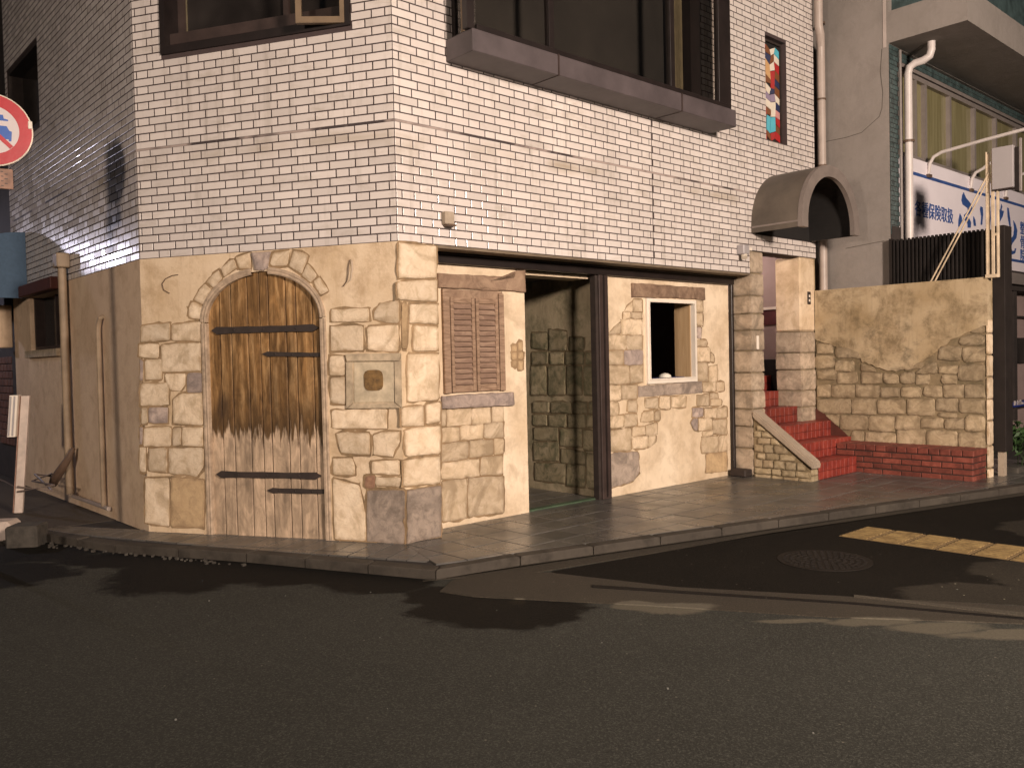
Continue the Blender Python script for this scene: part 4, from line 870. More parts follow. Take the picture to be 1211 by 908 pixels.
gst(909, 227, [(232, 718, 764, 304, 722, 764), [(318, 735), (345, 728), (440, 762), (436, 788), (318, 782)], (223, 777, 835, 311, 777, 830), (318, 797, 846, 404, 803, 850), (233, 846, 886, 321, 841, 890),
    (329, 857, 905, 419, 852, 905), [(440, 812), (500, 830), (510, 850), (440, 845)], (440, 852, 905, 535, 854, 905), (545, 857, 905, 612, 862, 905), (626, 857, 905, 690, 852, 905), (700, 867, 910, 760, 862, 910),
    [(806, 745), (840, 728), (910, 730), (908, 798), (806, 792)], (920, 738, 804, 1020, 735, 804), [(905, 690), (960, 675), (1020, 672), (1020, 724), (905, 724)], (806, 828, 858, 893, 822, 860), (900, 820, 892, 1020, 816, 892),
    (820, 866, 905, 890, 866, 908), [(645, 838), (690, 815), (730, 808), (730, 830), (650, 846)], [(700, 848), (790, 800), (798, 858), (700, 860)], [(960, 655), (1000, 638), (1020, 645), (1020, 664), (965, 668)]])
gst(909, 454, [(232, 6, 62, 294, 4, 62), (301, 6, 62, 405, 6, 62), (412, 6, 62, 524, 6, 62), (531, 18, 62, 620, 18, 62), (628, 20, 62, 722, 16, 62), (735, 12, 56, 820, 10, 62), (829, 4, 62, 924, 4, 62), (931, 4, 66, 1020, 4, 64),
    (233, 72, 140, 388, 72, 136), (396, 72, 140, 508, 72, 145), (518, 74, 140, 645, 72, 140), (656, 73, 145, 785, 74, 150), (793, 70, 126, 895, 70, 130), (903, 74, 135, 1020, 74, 140), (806, 135, 155, 888, 137, 158),
    [(262, 146), (334, 146), (334, 202), (300, 180)], (341, 147, 215, 470, 147, 215), (476, 152, 220, 595, 152, 224), (603, 152, 214, 714, 152, 214), (722, 162, 205, 824, 162, 210), (836, 167, 210, 924, 162, 214), (933, 150, 220, 1020, 150, 220),
    [(396, 224), (449, 226), (449, 290), (410, 288), (388, 262)], (461, 227, 290, 601, 232, 295), (609, 217, 296, 740, 217, 300), (749, 222, 305, 889, 222, 314), (901, 230, 318, 1020, 234, 316)])
PEG = PB.shift(GE); ze = [1.78, 1.62, 1.38, 1.13, .88, .64, .36, .10, -.12]
for a, b in zip(ze, ze[1:]): stone(PEG, [(6.488, b + .008), (6.638, b + .008), (6.638, a - .008), (6.488, a - .008)], GW, 'stone cream', px=False, h=.018, rad=.02)
m = MB(); m.prism(PG, [PG.at(*p) for p in [(965.5, 483), (975, 489), (1004, 516), (1007, 526), (985, 540), (966, 520)]], .0, .024); m.build('stair_string', 'plinth red', GW)

# ================================================================ BRICK PLANTER
PLs = PG.shift(.405)
BP = thing('brick_planter', 'low red brick kerb wall running along the foot of the rubble wall', 'planter', PLs.P(1.3, -.05, 0))
MB().box(PLs, .48, 2.035, -.15, .325, -.39, -.006).build('core', 'brick mortar', BP)
def bricks(pl, a0, a1, zlo, zhi, nrow, ln, off=0, nm='brick', headers=False):
    h = (zhi - zlo) / nrow
    for r in range(nrow):
        a = a0 - (ln / 2 if (r + off) % 2 else 0)
        while a < a1 - .01:
            p, q = max(a, a0), min(a + ln, a1)
            if q - p > .03: MB().box(pl, p + .005, q - .005, zlo + r * h + .006, zlo + (r + 1) * h - .006, -.05, ru(-.002, .004), .005, .002).build(nm, 'brick red', BP)
            a += ln
bricks(PLs, .48, 2.05, -.08, .26, 5, .225)
PLe = PB.shift(2.05); bricks(PLe, 6.10, 6.485, -.08, .26, 5, .19)
n = 13
for i in range(n):
    a = .48 + (2.06 - .48) * i / n; b = .48 + (2.06 - .48) * (i + 1) / n
    MB().box(PLs, a + .004, b - .004, .267, .335, -.40, .004 + ru(-.002, .002), .006, .002).build('brick', 'brick red', BP)

# ================================================================ NEIGHBOUR ON THE RIGHT
NB = thing('clinic_building', 'grey concrete neighbour with a projecting balcony over a wide white clinic sign', 'building', PB.P(8, 0, .87))
NS = 6.78; NT = .87; PS = perp(NS); PF = PB.shift(NT)
m = MB(); m.box(PB, NS, 13.5, -.2, 5.24, -4, NT - .25); m.box(PB, NS, 7.02, -.2, 5.24, NT - .25, NT - .008); m.box(PB, 7.02, 13.5, 5.05, 5.24, NT - .25, NT - .06); m.box(PB, NS, 13.5, 5.24, 7.4, -4, NT - .008); m.build('wall', 'concrete grey', NB)
zt_ = PB.shift(1.78).at(1211, 32)[1]; m = MB(); m.box(PB, NS, 13.5, 5.243, zt_, NT - .0075, 1.78, 0); m.build('balcony', 'concrete grey', NB); MB().box(PB, NS + .1, 13.5, zt_, zt_ + 1, NT - .0075, 1.70).build('balcony_tiling', 'teal tile', NB)
for pts in ([(1043, 58), (1041, 85), (1044, 110), (1043, 128), (1040, 138), (1030, 147), (1019, 157), (1000, 163), (975, 168)], [(1000, 294), (1015, 291), (1030, 288), (1046, 285)]):
    q = [PS.at(*p) for p in pts]; mm = MB(); 
    for (a, z), (b, w_) in zip(q, q[1:]):
        t = np.array([b - a, w_ - z]); t = t / np.linalg.norm(t) * .5; nn = np.array([-t[1], t[0]]) * .009
        mm.add([PS.P(a + nn[0], z + nn[1], .001), PS.P(b + nn[0], w_ + nn[1], .001), PS.P(b - nn[0], w_ - nn[1], .001), PS.P(a - nn[0], z - nn[1], .001)], [(0, 1, 2, 3)])
    mm.build('wall_crack', 'crack dark', NB)
m = MB(); m.box(PS, NT - .07, NT - .03, 5.2, 7.0, .001, .006); m.build('painted_strip', 'concrete balcony', NB)
# teal tiled column and lintel
m = MB(); MB().box(PF, NS + .01, 7.03, 0, 5.23, -.2, -.004).build('tiled_column', 'dark wall', NB)
zz = 2.9; r = 0
while zz < 5.2:
    for i in range(3):
        a = NS + .012 + i * .083 - (.04 if r % 2 else 0); m.box(PF, max(a, NS + .012), a + .075, zz, zz + .052, -.004, .004)
    zz += .06; r += 1
for i in range(64):
    for j in range(3): m.box(PF, 7.1 + i * .1, 7.19 + i * .1, 5.06 + j * .06, 5.112 + j * .06, -.07, -.045)
m.build('teal_tiles', 'teal tile', NB, kind='stuff')
MB().box(PF, 7.03, 13.5, 5.01, 5.055, -.06, .03).build('window_head', 'aluminium', NB)
sxs = [PF.at(x, 150)[0] for x in (1083, 1095, 1124, 1153, 1178, 1202)]; sxs += [sxs[-1] + .95 * i for i in (1, 2)]
zw0, zw1 = 3.90, 5.0
m = MB(); m.box(PF, 7.1, 13.4, zw0, zw0 + .06, -.1, .01); m.box(PF, 7.1, 13.4, zw1 - .06, zw1, -.1, .01); 
WF = m.build('window', 'aluminium', NB)
for s_ in [7.12] + sxs: MB().box(PF, s_ - .03, s_ + .03, zw0 + .06, zw1 - .06, -.09, .005).build('mullion', 'aluminium', WF)
for a, b in zip([7.12] + sxs, sxs): 
    if b - a > .1: MB().box(PF, a + .03, b - .03, zw0 + .06, zw1 - .06, -.06, -.05).build('pane', 'curtained pane', WF)
# sign board
SB = MB(); SB.box(PF, 7.12, 12.9, 2.66, 3.90, -.05, .06, .004); SB = SB.build('sign_board', 'sign white', NB)
def zline(*pp): return np.mean([PF.shift(.06).at(*p)[1] for p in pp])
z1 = zline((1090, 207), (1160, 229), (1205, 244)); z2 = PF.shift(.06).at(1205, 309)[1]
MB().box(PF, 7.2, 12.8, z1 - .02, z1 + .02, .061, .066).build('sign_line', 'sign blue', SB); MB().box(PF, 7.2, 12.8, z2 - .02, z2 + .02, .061, .066).build('sign_line', 'sign blue', SB)
P6 = PF.shift(.06); a0, zt = P6.at(1081.5, 238); a1 = P6.at(1127, 250)[0]; zb = P6.at(1081.5, 255)[1]
text('各種保険取扱', P6, a0, zb + .02, (zt - zb) * 1.2, 'sign blue', SB, .003, .003, sx=(a1 - a0) / ((zt - zb) * 1.2 * 6.0))
def brush(ox, oy, sc, *polys):
    mm = MB()
    for p in polys: mm.prism(P6, [P6.at(ox + x / sc, oy + y / sc) for x, y in p], .002, .006)
    return mm.build('brush_lettering', 'sign blue', SB)
brush(1040, 160, 7.08, [(703, 478), (722, 525), (760, 570), (775, 605), (770, 640), (745, 665), (712, 690), (705, 670), (740, 635), (735, 610), (695, 580), (685, 545), (692, 500)],
      [(720, 680), (745, 690), (765, 730), (762, 775), (738, 775), (735, 740), (712, 710)], [(672, 655), (688, 690), (690, 735), (672, 770), (658, 765), (660, 710)], [(785, 678), (800, 710), (806, 760), (790, 760), (783, 720)],
      [(845, 596), (862, 605), (866, 660), (858, 750), (846, 750), (850, 680), (840, 620)], [(915, 590), (925, 600), (930, 700), (922, 780), (912, 770), (918, 690)])
brush(1040, 160, 7.08, [(1020, 575), (1026, 600), (1018, 630), (1040, 635), (1030, 680), (1000, 735), (988, 770), (990, 700), (992, 625), (1010, 622)],
      [(1068, 606), (1080, 612), (1092, 700), (1100, 790), (1100, 830), (1090, 840), (1086, 760), (1072, 680)], [(1118, 712), (1138, 745), (1152, 800), (1145, 860), (1112, 905), (1098, 940), (1108, 968), (1128, 968), (1132, 945), (1142, 950), (1135, 990), (1105, 1000), (1085, 975), (1082, 925), (1092, 880), (1120, 840), (1126, 780)])
a2, z3 = P6.at(1206, 262); z4 = P6.at(1206, 277)[1]
for i, ch in enumerate('整骨院'): text(ch, P6, a2, z4 - i * (z3 - z4) * 1.08 + .02, (z3 - z4) * 1.1, 'sign blue', SB, .003, .003)
# pipe and conduit on the facade
m = MB(); s_ = PF.shift(.1).at(1075, 200)[0]; m.tube([PF.P(s_ + .06, 5.24, .36), PF.P(s_ + .06, 5.14, .36), PF.P(s_ + .055, 5.07, .34), PF.P(s_ + .04, 5.03, .27), PF.P(s_ + .02, 5.02, .18), PF.P(s_, 4.98, .12), PF.P(s_, 4.90, .10), PF.P(s_, 4.0, .10), PF.P(s_, 2.2, .10)], .047, 14).build('downpipe', 'pipe white', NB, smooth=True)
MB().tube([PF.P(s_, 4.08, .10), PF.P(s_, 4.05, .10)], .066, 12).build('pipe_clip', 'hose brown', NB)
s_ = PF.at(1063, 200)[0]; MB().tube([PF.P(s_, 5.2, .03), PF.P(s_, 2.2, .03)], .018, 8).build('conduit', 'aluminium', NB, smooth=True)
MB().box(PF, NS + .02, 7.05, 2.0, 3.0, -.004, .012).build('column_foot', 'dark wall', NB)
# ground floor of the clinic beyond the post
m = MB(); m.box(PF, 7.05, 13.5, 2.45, 2.62, -.24, .10); m.build('canopy_beam', 'aluminium', NB); MB().box(PF, 7.05, 13.5, 2.36, 2.45, -.24, .02).build('beam', 'dark wall', NB)
m = MB(); m.box(PF, 7.05, 13.5, -.2, 2.36, -.24, -.2); m.build('shopfront', 'interior pale', NB)
xs = [PF.at(x, 420)[0] for x in (1195, 1200)]; sx = PF.at(1205, 420)[0]
for s_ in (xs[1] + .0, xs[1] + 1.1, xs[1] - 1.2): MB().box(PF, s_, s_ + .12, .3, 2.36, -.19, .0).build('door_frame', 'dark wall', NB)
MB().box(PF, 7.1, 13.4, 1.2, 1.62, -.19, -.15).build('frosted_band', 'dark pane', NB); MB().box(PF, 7.1, 13.4, 1.95, 1.98, -.19, -.12).build('transom', 'dark wall', NB)
pa, pz = PF.at(1194, 476); MB().box(PF, pa, 13.4, .52, pz, -.10, .04).build('poster_panel', 'panel navy', NB)
m = MB()
for i in range(14): s_ = pa + ru(.04, .5); z_ = ru(.55, pz - .05); m.box(PF, s_, s_ + ru(.03, .08), z_, z_ + ru(.03, .08), .041, .046, .002)
m.build('poster_flower', 'sign face', NB)
# floodlight arms over the sign
for i, (px, py, ln) in enumerate(((1097, 205, 1.25), (1147, 222, .5), (1188, 232, .5))):
    s_, z_ = P6.at(px, py); A = lambda o, z: PB.P(s_, z, NT + o)
    FL = MB().tube([A(.07, z_ - .03), A(.09, z_ + .12), A(.14, z_ + .20), A(.24, z_ + .24), A(ln * .6, z_ + .29), A(ln, z_ + .33)], .022, 8).build('floodlight_arm', 'pipe white', NB, smooth=True)
    MB().box(PB, s_ - .05, s_ + .05, z_ - .06, z_ - .02, NT + .06, NT + .10).build('arm_bracket', 'hose brown', FL)
    MB().box(PB, s_ - .05, s_ + .05, z_ + .26, z_ + .36, NT + ln, NT + ln + .14, .01).build('lamp_head', 'pipe white', FL)

# ================================================================ CORRUGATED SCREEN, POST, SIGN FRAME
PCx = perp(6.72)
CS_ = thing('corrugated_screen', 'black corrugated metal screen standing behind the top of the rubble wall', 'screen', PCx.P(1.5, 2.1, 0))
MB().box(PCx, .90, 2.045, 2.0, 2.80, -.05, -.02).build('backing_sheet', 'corrugated dark', CS_)
m = MB(); n = 24
for i in range(n): a = .92 + 1.10 * i / n; m.box(PCx, a, a + .026, 2.0, 2.815, -.02, .012, .004)
m.build('corrugation', 'corrugated dark', CS_, kind='stuff'); MB().box(PCx, .88, .91, 2.0, 2.83, -.06, .02).build('edge_trim', 'post box', CS_)
PO = thing('black_post', 'tall boxed black post on a short pale stub beside the rubble wall end', 'post', PCx.P(2.2, 0, -.1))
MB().box(PCx, 2.05, 2.185, .28, 2.83, -.20, .03, .006).build('post_casing', 'post box', PO); MB().box(PCx, 2.09, 2.15, -.1, .28, -.1, .0).build('stub', 'cap concrete', PO); MB().box(PCx, 2.055, 2.065, .30, 2.80, .031, .04).build('casing_rib', 'corrugated dark', PO)
PGt = perp(6.49); PGt2 = perp(6.47)
FRM = thing('sign_frame', 'rusty cream angle iron frame holding a blank grey box on the wall end', 'sign frame', PGt.P(2.1, 2.25, 0))
def gbar(pl, x0, x1, y0, y1, o0, o1, nm, mat='steel cream'):
    a, z1 = pl.at(x0, y0); b, _ = pl.at(x1, y0); z0 = pl.at(x0, y1)[1]; return MB().box(pl, a, b, z0, z1, o0, o1, .003).build(nm, mat, FRM)
gbar(PGt, 1165, 1167, 180, 328, -.05, .0, 'upright'); gbar(PGt, 1167, 1170, 182, 328, -.012, -.004, 'upright')
gbar(PGt2, 1171.5, 1175.5, 178, 328, -.012, .0, 'upright'); gbar(PGt2, 1178, 1180.5, 222, 328, -.04, .0, 'upright')
gbar(PGt2, 1165, 1180, 325, 329, -.05, .004, 'crossbar'); gbar(PGt2, 1174, 1180, 276, 279, -.03, .001, 'crossbar')
BX = gbar(PGt2, 1173.5, 1198.5, 176, 225, -.07, .02, 'sign_box', 'panel grey'); gbar(PGt2, 1173.5, 1199, 225, 226.6, -.07, .026, 'box_edge', 'brown metal'); gbar(PGt2, 1198.6, 1204, 174, 226, -.12, -.02, 'box_frame', 'post box')
gbar(PGt2, 1204, 1207, 163, 226, -.05, -.02, 'upright', 'aluminium')
for x0, x1 in ((1098, 1169), (1103, 1173)):
    A_ = PG.at(x0, 332); B_ = PGt.at(x1, 205); MB().tube([PG.P(A_[0], 2.25, -.06), PGt.P(B_[0], B_[1], .0)], .009, 6).build('brace', 'steel cream', FRM)

# ================================================================ PLANT AND RUBBLE BY THE POST
gp = np.array(ground(1200, 556)); 
PT = thing('leafy_shrub', 'small bright green shrub growing beside the black post', 'plant', (gp[0], gp[1], 0))
m = MB(); m.box(Plane(gp, dB), -.25, .35, -.1, .06, -.1, .12, .02); m.build('rubble_edge', 'rubble', PT)
m = MB()
for i in range(420):
    th, ph = ru(0, 6.28), ru(-.3, 1.4); rr = .36 * ru(.35, 1) ; c = Vector((gp[0] + .12 + rr * math.cos(th) * math.cos(ph), gp[1] + rr * math.sin(th) * math.cos(ph), .22 + .85 * rr * math.sin(ph) + .06))
    d = Vector((ru(-1, 1), ru(-1, 1), ru(-.4, 1))).normalized(); e = d.cross(Vector((ru(-1, 1), ru(-1, 1), ru(-1, 1)))).normalized(); l = ru(.035, .07)
    m.add([c - d * l, c + e * l * .35, c + d * l, c - e * l * .35], [(0, 1, 2, 3)])
m.build('foliage', 'leaf green', PT)
m = MB()
for i in range(9): b = Vector((gp[0] + .12 + ru(-.08, .08), gp[1] + ru(-.08, .08), 0)); m.tube([b, b + Vector((ru(-.15, .15), ru(-.15, .15), ru(.25, .5)))], .005, 5)
m.build('stem', 'weed green', PT)
for i in range(5):
    q = np.array(ground(1150 + i * 14, 580 - i * 3)); st_ = MB().box(Plane(q, dB), -.03, ru(.03, .07), -.02, ru(.03, .05), -.03, ru(.02, .05), .012)

# ================================================================ LEFT SIDE: AWNING, FAR BUILDING, ROAD SIGN, POST
AW = thing('blue_awning', 'faded blue quarter barrel awning on the side wall at the left edge', 'awning', PC.P(4.6, 2.45, .3))
n = 18; prof = [(.9 * math.sin(math.radians(90 * i / n)), 2.43 + .70 * math.cos(math.radians(90 * i / n))) for i in range(n + 1)]; prof += [(.9, 2.33)]
m = MB(); k_ = len(prof); m.add([PC.P(s_, z, o + .002) for s_ in (3.96, 5.6) for o, z in prof] + [PC.P(s_, z - .01, max(o - .01, .001)) for s_ in (3.96, 5.6) for o, z in prof],
    [(i, i + 1, k_ + i + 1, k_ + i) for i in range(k_ - 1)] + [(2 * k_ + i, 2 * k_ + i + 1, 3 * k_ + i + 1, 3 * k_ + i) for i in range(k_ - 1)] + [(k_ - 1, 2 * k_ - 1, 4 * k_ - 1, 3 * k_ - 1)]); m.build('awning_cover', 'awning blue', AW)
for s_ in (3.96, 5.59):
    m = MB(); m.add([PC.P(s_ + t, z, o + .002) for t in (0, .01) for o, z in prof + [(0, 2.33)]], [tuple(range(k_ + 1)), tuple(range(2 * k_ + 1, k_, -1))] ); m.build('end_panel', 'awning blue', AW)
FB = thing('side_building', 'dark adjoining house front with a downpipe box beyond the left wing', 'building', PC.P(6, 0, 0))
m = MB(); m.box(PC, 4.74, 9, -.2, 7.5, -3, -.06); m.build('wall', 'dark wall', FB)
m = MB(); m.box(PC, 4.80, 5.0, 1.75, 2.3, .0, .18, .01); m.build('meter_box', 'plaster pink', FB); MB().box(PC, 4.74, 4.95, -.1, 1.7, -.05, -.01).build('doorway', 'black iron', FB)
for r in range(12):
    for c in range(5): MB().box(PC, 5.02 + c * .19 + (.09 if r % 2 else 0), 5.195 + c * .19 + (.09 if r % 2 else 0), .45 + r * .1, .54 + r * .1, -.06, -.035, .006).build('brick', 'brick storey', FB)
# road sign at the left edge
def px3(px, py, dist): r = ray(px, py); r = r / r[1]; return np.array([0, 0, CAM_H]) + r * dist
RS_D = 6.6; RR = 41.5 / F * RS_D / .97
cc = px3(-10, 153, RS_D); fwd = np.array([cc[0], cc[1], 0]); PSN = Plane(cc, (fwd[1], -fwd[0]))
if PSN.d[0] < 0: PSN = Plane(cc, (-fwd[1], fwd[0]))
RS = thing('road_sign', 'round red rimmed road sign with blue vehicle pictograms cut by the left edge', 'road sign', (cc[0], cc[1], -.07) )
PSN = PSN.shift(0)
def disc(r, o0, o1, mat, nm, r0=0, par=None, a0=0, a1=360):
    n = 48; mm = MB(); O = arc(0, cc[2], r, r, a0, a1, n)[:-1]
    if r0: 
        I = arc(0, cc[2], r0, r0, a0, a1, n)[:-1]; k_ = n
        mm.add([PSN.P(*p, o) for o in (o0, o1) for p in O] + [PSN.P(*p, o) for o in (o0, o1) for p in I], [(i, (i + 1) % n, n + (i + 1) % n, n + i) for i in range(n)] + [(2 * n + i, 2 * n + (i + 1) % n, 3 * n + (i + 1) % n, 3 * n + i) for i in range(n)] + [(n + i, n + (i + 1) % n, 3 * n + (i + 1) % n, 3 * n + i) for i in range(n)])
    else: mm.prism(PSN, O, o0, o1)
    return mm.build(nm, mat, par or RS)
disc(RR, -.02, .0, 'sign rim', 'sign_plate'); disc(RR * .965, .001, .004, 'sign red', 'red_ring', RR * .66); disc(RR * .66, .001, .003, 'sign face', 'white_face')
MB().prism(PSN, [(x * RR, cc[2] + z * RR) for x, z in [(-.50, .42), (.42, -.50), (.50, -.42), (-.42, .50)]], .0045, .006).build('red_slash', 'sign red', RS)
m = MB(); car = [(.03, .02), (.03, -.22), (.12, -.22), (.12, -.27), (.2, -.27), (.2, -.22), (.42, -.22), (.42, -.27), (.48, -.27), (.5, .0), (.44, .02), (.38, .14), (.14, .14), (.10, .02)]
for dx in (-.02, -.56): m.prism(PSN, [((x + dx) * RR, cc[2] + (z - .02) * RR) for x, z in car], .0032, .0045)
m.prism(PSN, [((x) * RR, cc[2] + z * RR) for x, z in [(.05, .26), (.40, .26), (.40, .30), (.30, .32), (.28, .42), (.20, .42), (.18, .34), (.05, .33)]], .0032, .0045)
m.build('pictogram', 'sign picture blue', RS)
MB().tube([PSN.P(-.16, cc[2] + RR, -.06), PSN.P(-.16, .9, -.06), PSN.P(-.16, -.1, -.06)], .035, 12).build('pole', 'pipe cream', RS, smooth=True)
MB().box(PSN, .245, .275, cc[2] + .03, cc[2] + .09, -.02, .012, .004).build('rim_clip', 'white paint', RS)
zq = px3(8, 198, RS_D)[2]; zr = px3(8, 222, RS_D)[2]; PLQ = MB().box(PSN, -.30, PSN.at(15.5, 210)[0], zr, zq, -.02, -.005, .003).build('supplementary_plate', 'plate rust', RS)
m = MB()
for i in range(7): a = PSN.at(2, 210)[0] - .02 + i * .0; m.box(PSN, PSN.at(1 + (i % 2) * 4.5, 210)[0], PSN.at(4 + (i % 2) * 5, 210)[0], zr + .02 + i * .018, zr + .026 + i * .018, -.0049, -.002)
m.build('plate_mark', 'brown metal', PLQ)
# leaning white post with a small box
b0 = np.array([*ground(22, 606), -.02]); t0 = px3(29, 471, b0[1] * 1.0)
PW_ = thing('white_post', 'leaning white marker post with a ribbed box at the left edge', 'post', b0)
pp = Plane(b0, (1, .25)); dxs = (t0[0] - b0[0])
def lean(s0, s1, z0, z1, o0, o1, nm, mat):
    mm = MB(); V = []
    for o in (o0, o1):
        for z in (z0, z1):
            for a in (s0, s1): V.append(pp.P(a + dxs * z / 1.19, z, o))
    mm.add(V, [(0, 2, 3, 1), (4, 5, 7, 6), (0, 1, 5, 4), (2, 6, 7, 3), (0, 4, 6, 2), (1, 3, 7, 5)]); return mm.build(nm, mat, PW_)
lean(-.035, .04, 0, 1.19, -.02, .02, 'board', 'white post'); lean(-.055, -.035, 0, 1.19, -.05, .0, 'edge_flange', 'plate rust')
bb = lean(-.13, -.055, .78, 1.2, -.05, .06, 'box', 'white paint'); lean(-.125, -.11, .79, 1.19, .061, .066, 'box_rib', 'panel grey'); lean(-.09, -.075, .79, 1.19, .061, .066, 'box_rib', 'panel grey')
m = MB(); m.tube([(b0[0] + .02, b0[1] - .04, .27), (b0[0] + .35, b0[1] + .0, .22), PC.P(2.6, .32, .3), PC.P(2.45, .3, .18)], .012, 7).build('tie_cable', 'cable grey', PW_)
m = MB(); m.tube([(b0[0] + .02, b0[1] - .04, .22), (b0[0] + .4, b0[1] - .05, .28), PC.P(2.6, .25, .33), PC.P(2.4, .33, .18)], .010, 7).build('tie_cable', 'cable grey', PW_)
MB().tube([(b0[0] - .9, b0[1] + .9, .30), (b0[0] - .3, b0[1] + .3, .28), (b0[0] - .02, b0[1], .26)], .008, 6).build('tie_cable', 'cable grey', PW_)
g1 = np.array(ground(28, 646, -.07)); CB = MB().box(Plane(g1, (1, .12)), -.13, .13, -.09, .11, -.2, .05, .015).build('concrete_block', 'rubble'); meta(CB, 'dark squared concrete block on the road edge below the white post', 'block')
g1 = np.array(ground(3, 640, -.07)); CB = MB().box(Plane(g1, (1, .1)), -.25, .06, -.09, .10, -.25, .0, .03).build('concrete_block', 'white post'); meta(CB, 'pale chipped concrete lump at the left edge of the photo', 'block')
# ================================================================ GROUND
def struct(o): o['kind'] = 'structure'; return o
RZ0 = -.07
m = MB(); m.slab([(-80, -80), (80, -80), (80, 90), (-80, 90)], -.6, RZ0); road = struct(m.build('road', 'asphalt', origin=(0, 0, RZ0)))
G2 = lambda x, y, z=0.0: tuple(ground(x, y, z))
inner = [G2(66, 628), G2(150, 640), G2(303, 650), G2(520, 669), G2(606, 654), G2(909, 612), G2(1211, 571)]
d_ = np.array(inner[-1]) - np.array(inner[-2]); inner.append(tuple(np.array(inner[-1]) + d_ * 1.6))
inner = [tuple(np.array(inner[0]) + (np.array(inner[0]) - np.array(inner[1])) * .25)] + inner
# kerb ring outside the paving
def offset(path, w):
    out = []
    for i, p in enumerate(path):
        a = np.array(path[max(i - 1, 0)]); b = np.array(path[min(i + 1, len(path) - 1)]); t = (b - a) / np.linalg.norm(b - a); nn = np.array([t[1], -t[0]])
        if nn[1] > 0: nn = -nn
        out.append(tuple(np.array(p) + nn * w))
    return out
back = [(inner[-1][0], 16), (-9, 16), (-9, 8.6)]
m = MB(); m.slab(offset(inner, -.01) + [(inner[-1][0], 16), (inner[0][0] - .3, 16)], -.3, -.012); side = struct(m.build('sidewalk', 'paving bed', origin=(0, 7, -.012)))
m = MB(); m.slab([inner[0], tuple(PC.P(.9, 0, -.05)[:2]), tuple(PC.P(9, 0, -.05)[:2]), (-12, 12), (-8, 8.0), (-4.9, 7.75)], -.3, -.008); struct(m.build('alley', 'alley asphalt', origin=(-5, 9, 0)))
# kerb stones
kw = .12
def kerb(path, height, mat):
    for i in range(len(path) - 1):
        a, b = np.array(path[i]), np.array(path[i + 1]); ln = np.linalg.norm(b - a); n = max(1, round(ln / .6)); t = (b - a) / ln
        oa, ob = np.array(offset(path, kw)[i]), np.array(offset(path, kw)[i + 1])
        for j in range(n):
            f0, f1 = j / n, (j + 1) / n; g = .004 / ln
            q = [a + (b - a) * (f0 + g), a + (b - a) * (f1 - g), oa + (ob - oa) * (f1 - g), oa + (ob - oa) * (f0 + g)]; h = height + ru(-.004, .004)
            c = sum(q) / 4; top = [c + (p - c) * .94 for p in q]; z = h
            V = [(*p, -.2) for p in q] + [(*p, z - .014) for p in q] + [(*(c + (p - c) * np.array([.985, .985])), z - .004) for p in q] + [(*top[k_], z) for k_ in range(4)]
            mm = MB(); mm.add(V, [(i_ + 4 * l, (i_ + 1) % 4 + 4 * l, (i_ + 1) % 4 + 4 * l + 4, i_ + 4 * l + 4) for l in range(3) for i_ in range(4)] + [(12, 13, 14, 15)]); mm.build('kerb_stone', mat, KE)
KE = thing('kerb', None, None, (0, 6.0, 0)); KE['kind'] = 'structure'
kerb(inner, -.001, 'kerb concrete')
# paving tiles
def tiles_in(pl, s0, s1, o0, o1, size, planes, dz=0.0, stag=False, so=None):
    so = so or size; ns, no = int((s1 - s0) / size), int((o1 - o0) / so)
    for i in range(ns):
        for j in range(no):
            a = s0 + i * size + (size / 2 if stag and j % 2 else 0); o = o0 + j * so; g = .0045
            q = [pl.P(a + g, 0, o + g), pl.P(a + size - g, 0, o + g), pl.P(a + size - g, 0, o + so - g), pl.P(a + g, 0, o + so - g)]
            poly = [tuple(p[:2]) for p in q]
            for (A_, B_) in planes:
                poly = clip(poly, A_, B_)
                if len(poly) < 3: break
            if len(poly) < 3 or abs(area2(poly)) < .004: continue
            c = np.mean(poly, axis=0); x, y, d = proj((c[0], c[1], 0))
            if d < 0 or x < -60 or x > 1290 or y > 960: continue
            if area2(poly) < 0: poly = poly[::-1]
            ins = [tuple(c + (np.array(p) - c) * (1 - .004 / max(.01, np.linalg.norm(np.array(p) - c)))) for p in poly]; z = ru(-.0012, .0012) + dz; n = len(poly); tx, ty = ru(-.004, .004), ru(-.004, .004)
            mm = MB(); zf = lambda p: z + (p[0] - c[0]) * tx + (p[1] - c[1]) * ty
            mm.add([(*p, -.012) for p in poly] + [(*p, zf(p) - .003) for p in poly] + [(*p, zf(p)) for p in ins], [(k_, (k_ + 1) % n, n + (k_ + 1) % n, n + k_) for k_ in range(n)] + [(n + k_, n + (k_ + 1) % n, 2 * n + (k_ + 1) % n, 2 * n + k_) for k_ in range(n)] + [tuple(range(2 * n, 3 * n))])
            mm.build('paving_tile', 'paving tile', side)
Pc = inner[4]; Kp = tuple(PB.P(0, 0)[:2]); inn2 = tuple(PB.P(-.35, 0, -.8)[:2])
far = tuple(np.array(Kp) + (np.array(Kp) - np.array(Pc)) * 3)
planesB = [(inner[5], inner[7]), (far, Pc), (tuple(PB.P(9, 0, -1.9)[:2]), tuple(PB.P(-2, 0, -1.9)[:2]))]
planesB = [(a, b) for a, b in planesB]
tiles_in(PB, -.6, 8.4, -1.9, 3.2, .30, planesB)
planesA = [(inner[3], Pc), (inner[2], inner[3]), (inner[1], inner[2]), (Pc, far), (tuple(PA.P(-1, 0, -.02)[:2]), tuple(PA.P(3.6, 0, -.02)[:2]))]
LI = tuple(PC.P(1.0, 0, 0)[:2]); planesA[-1:] = [(tuple(PA.P(-1, 0, -.05)[:2]), tuple(PA.P(5, 0, -.05)[:2]))]
tiles_in(PA, -.9, 3.6, -.3, 1.5, .165, planesA, dz=.0, stag=False, so=.33)
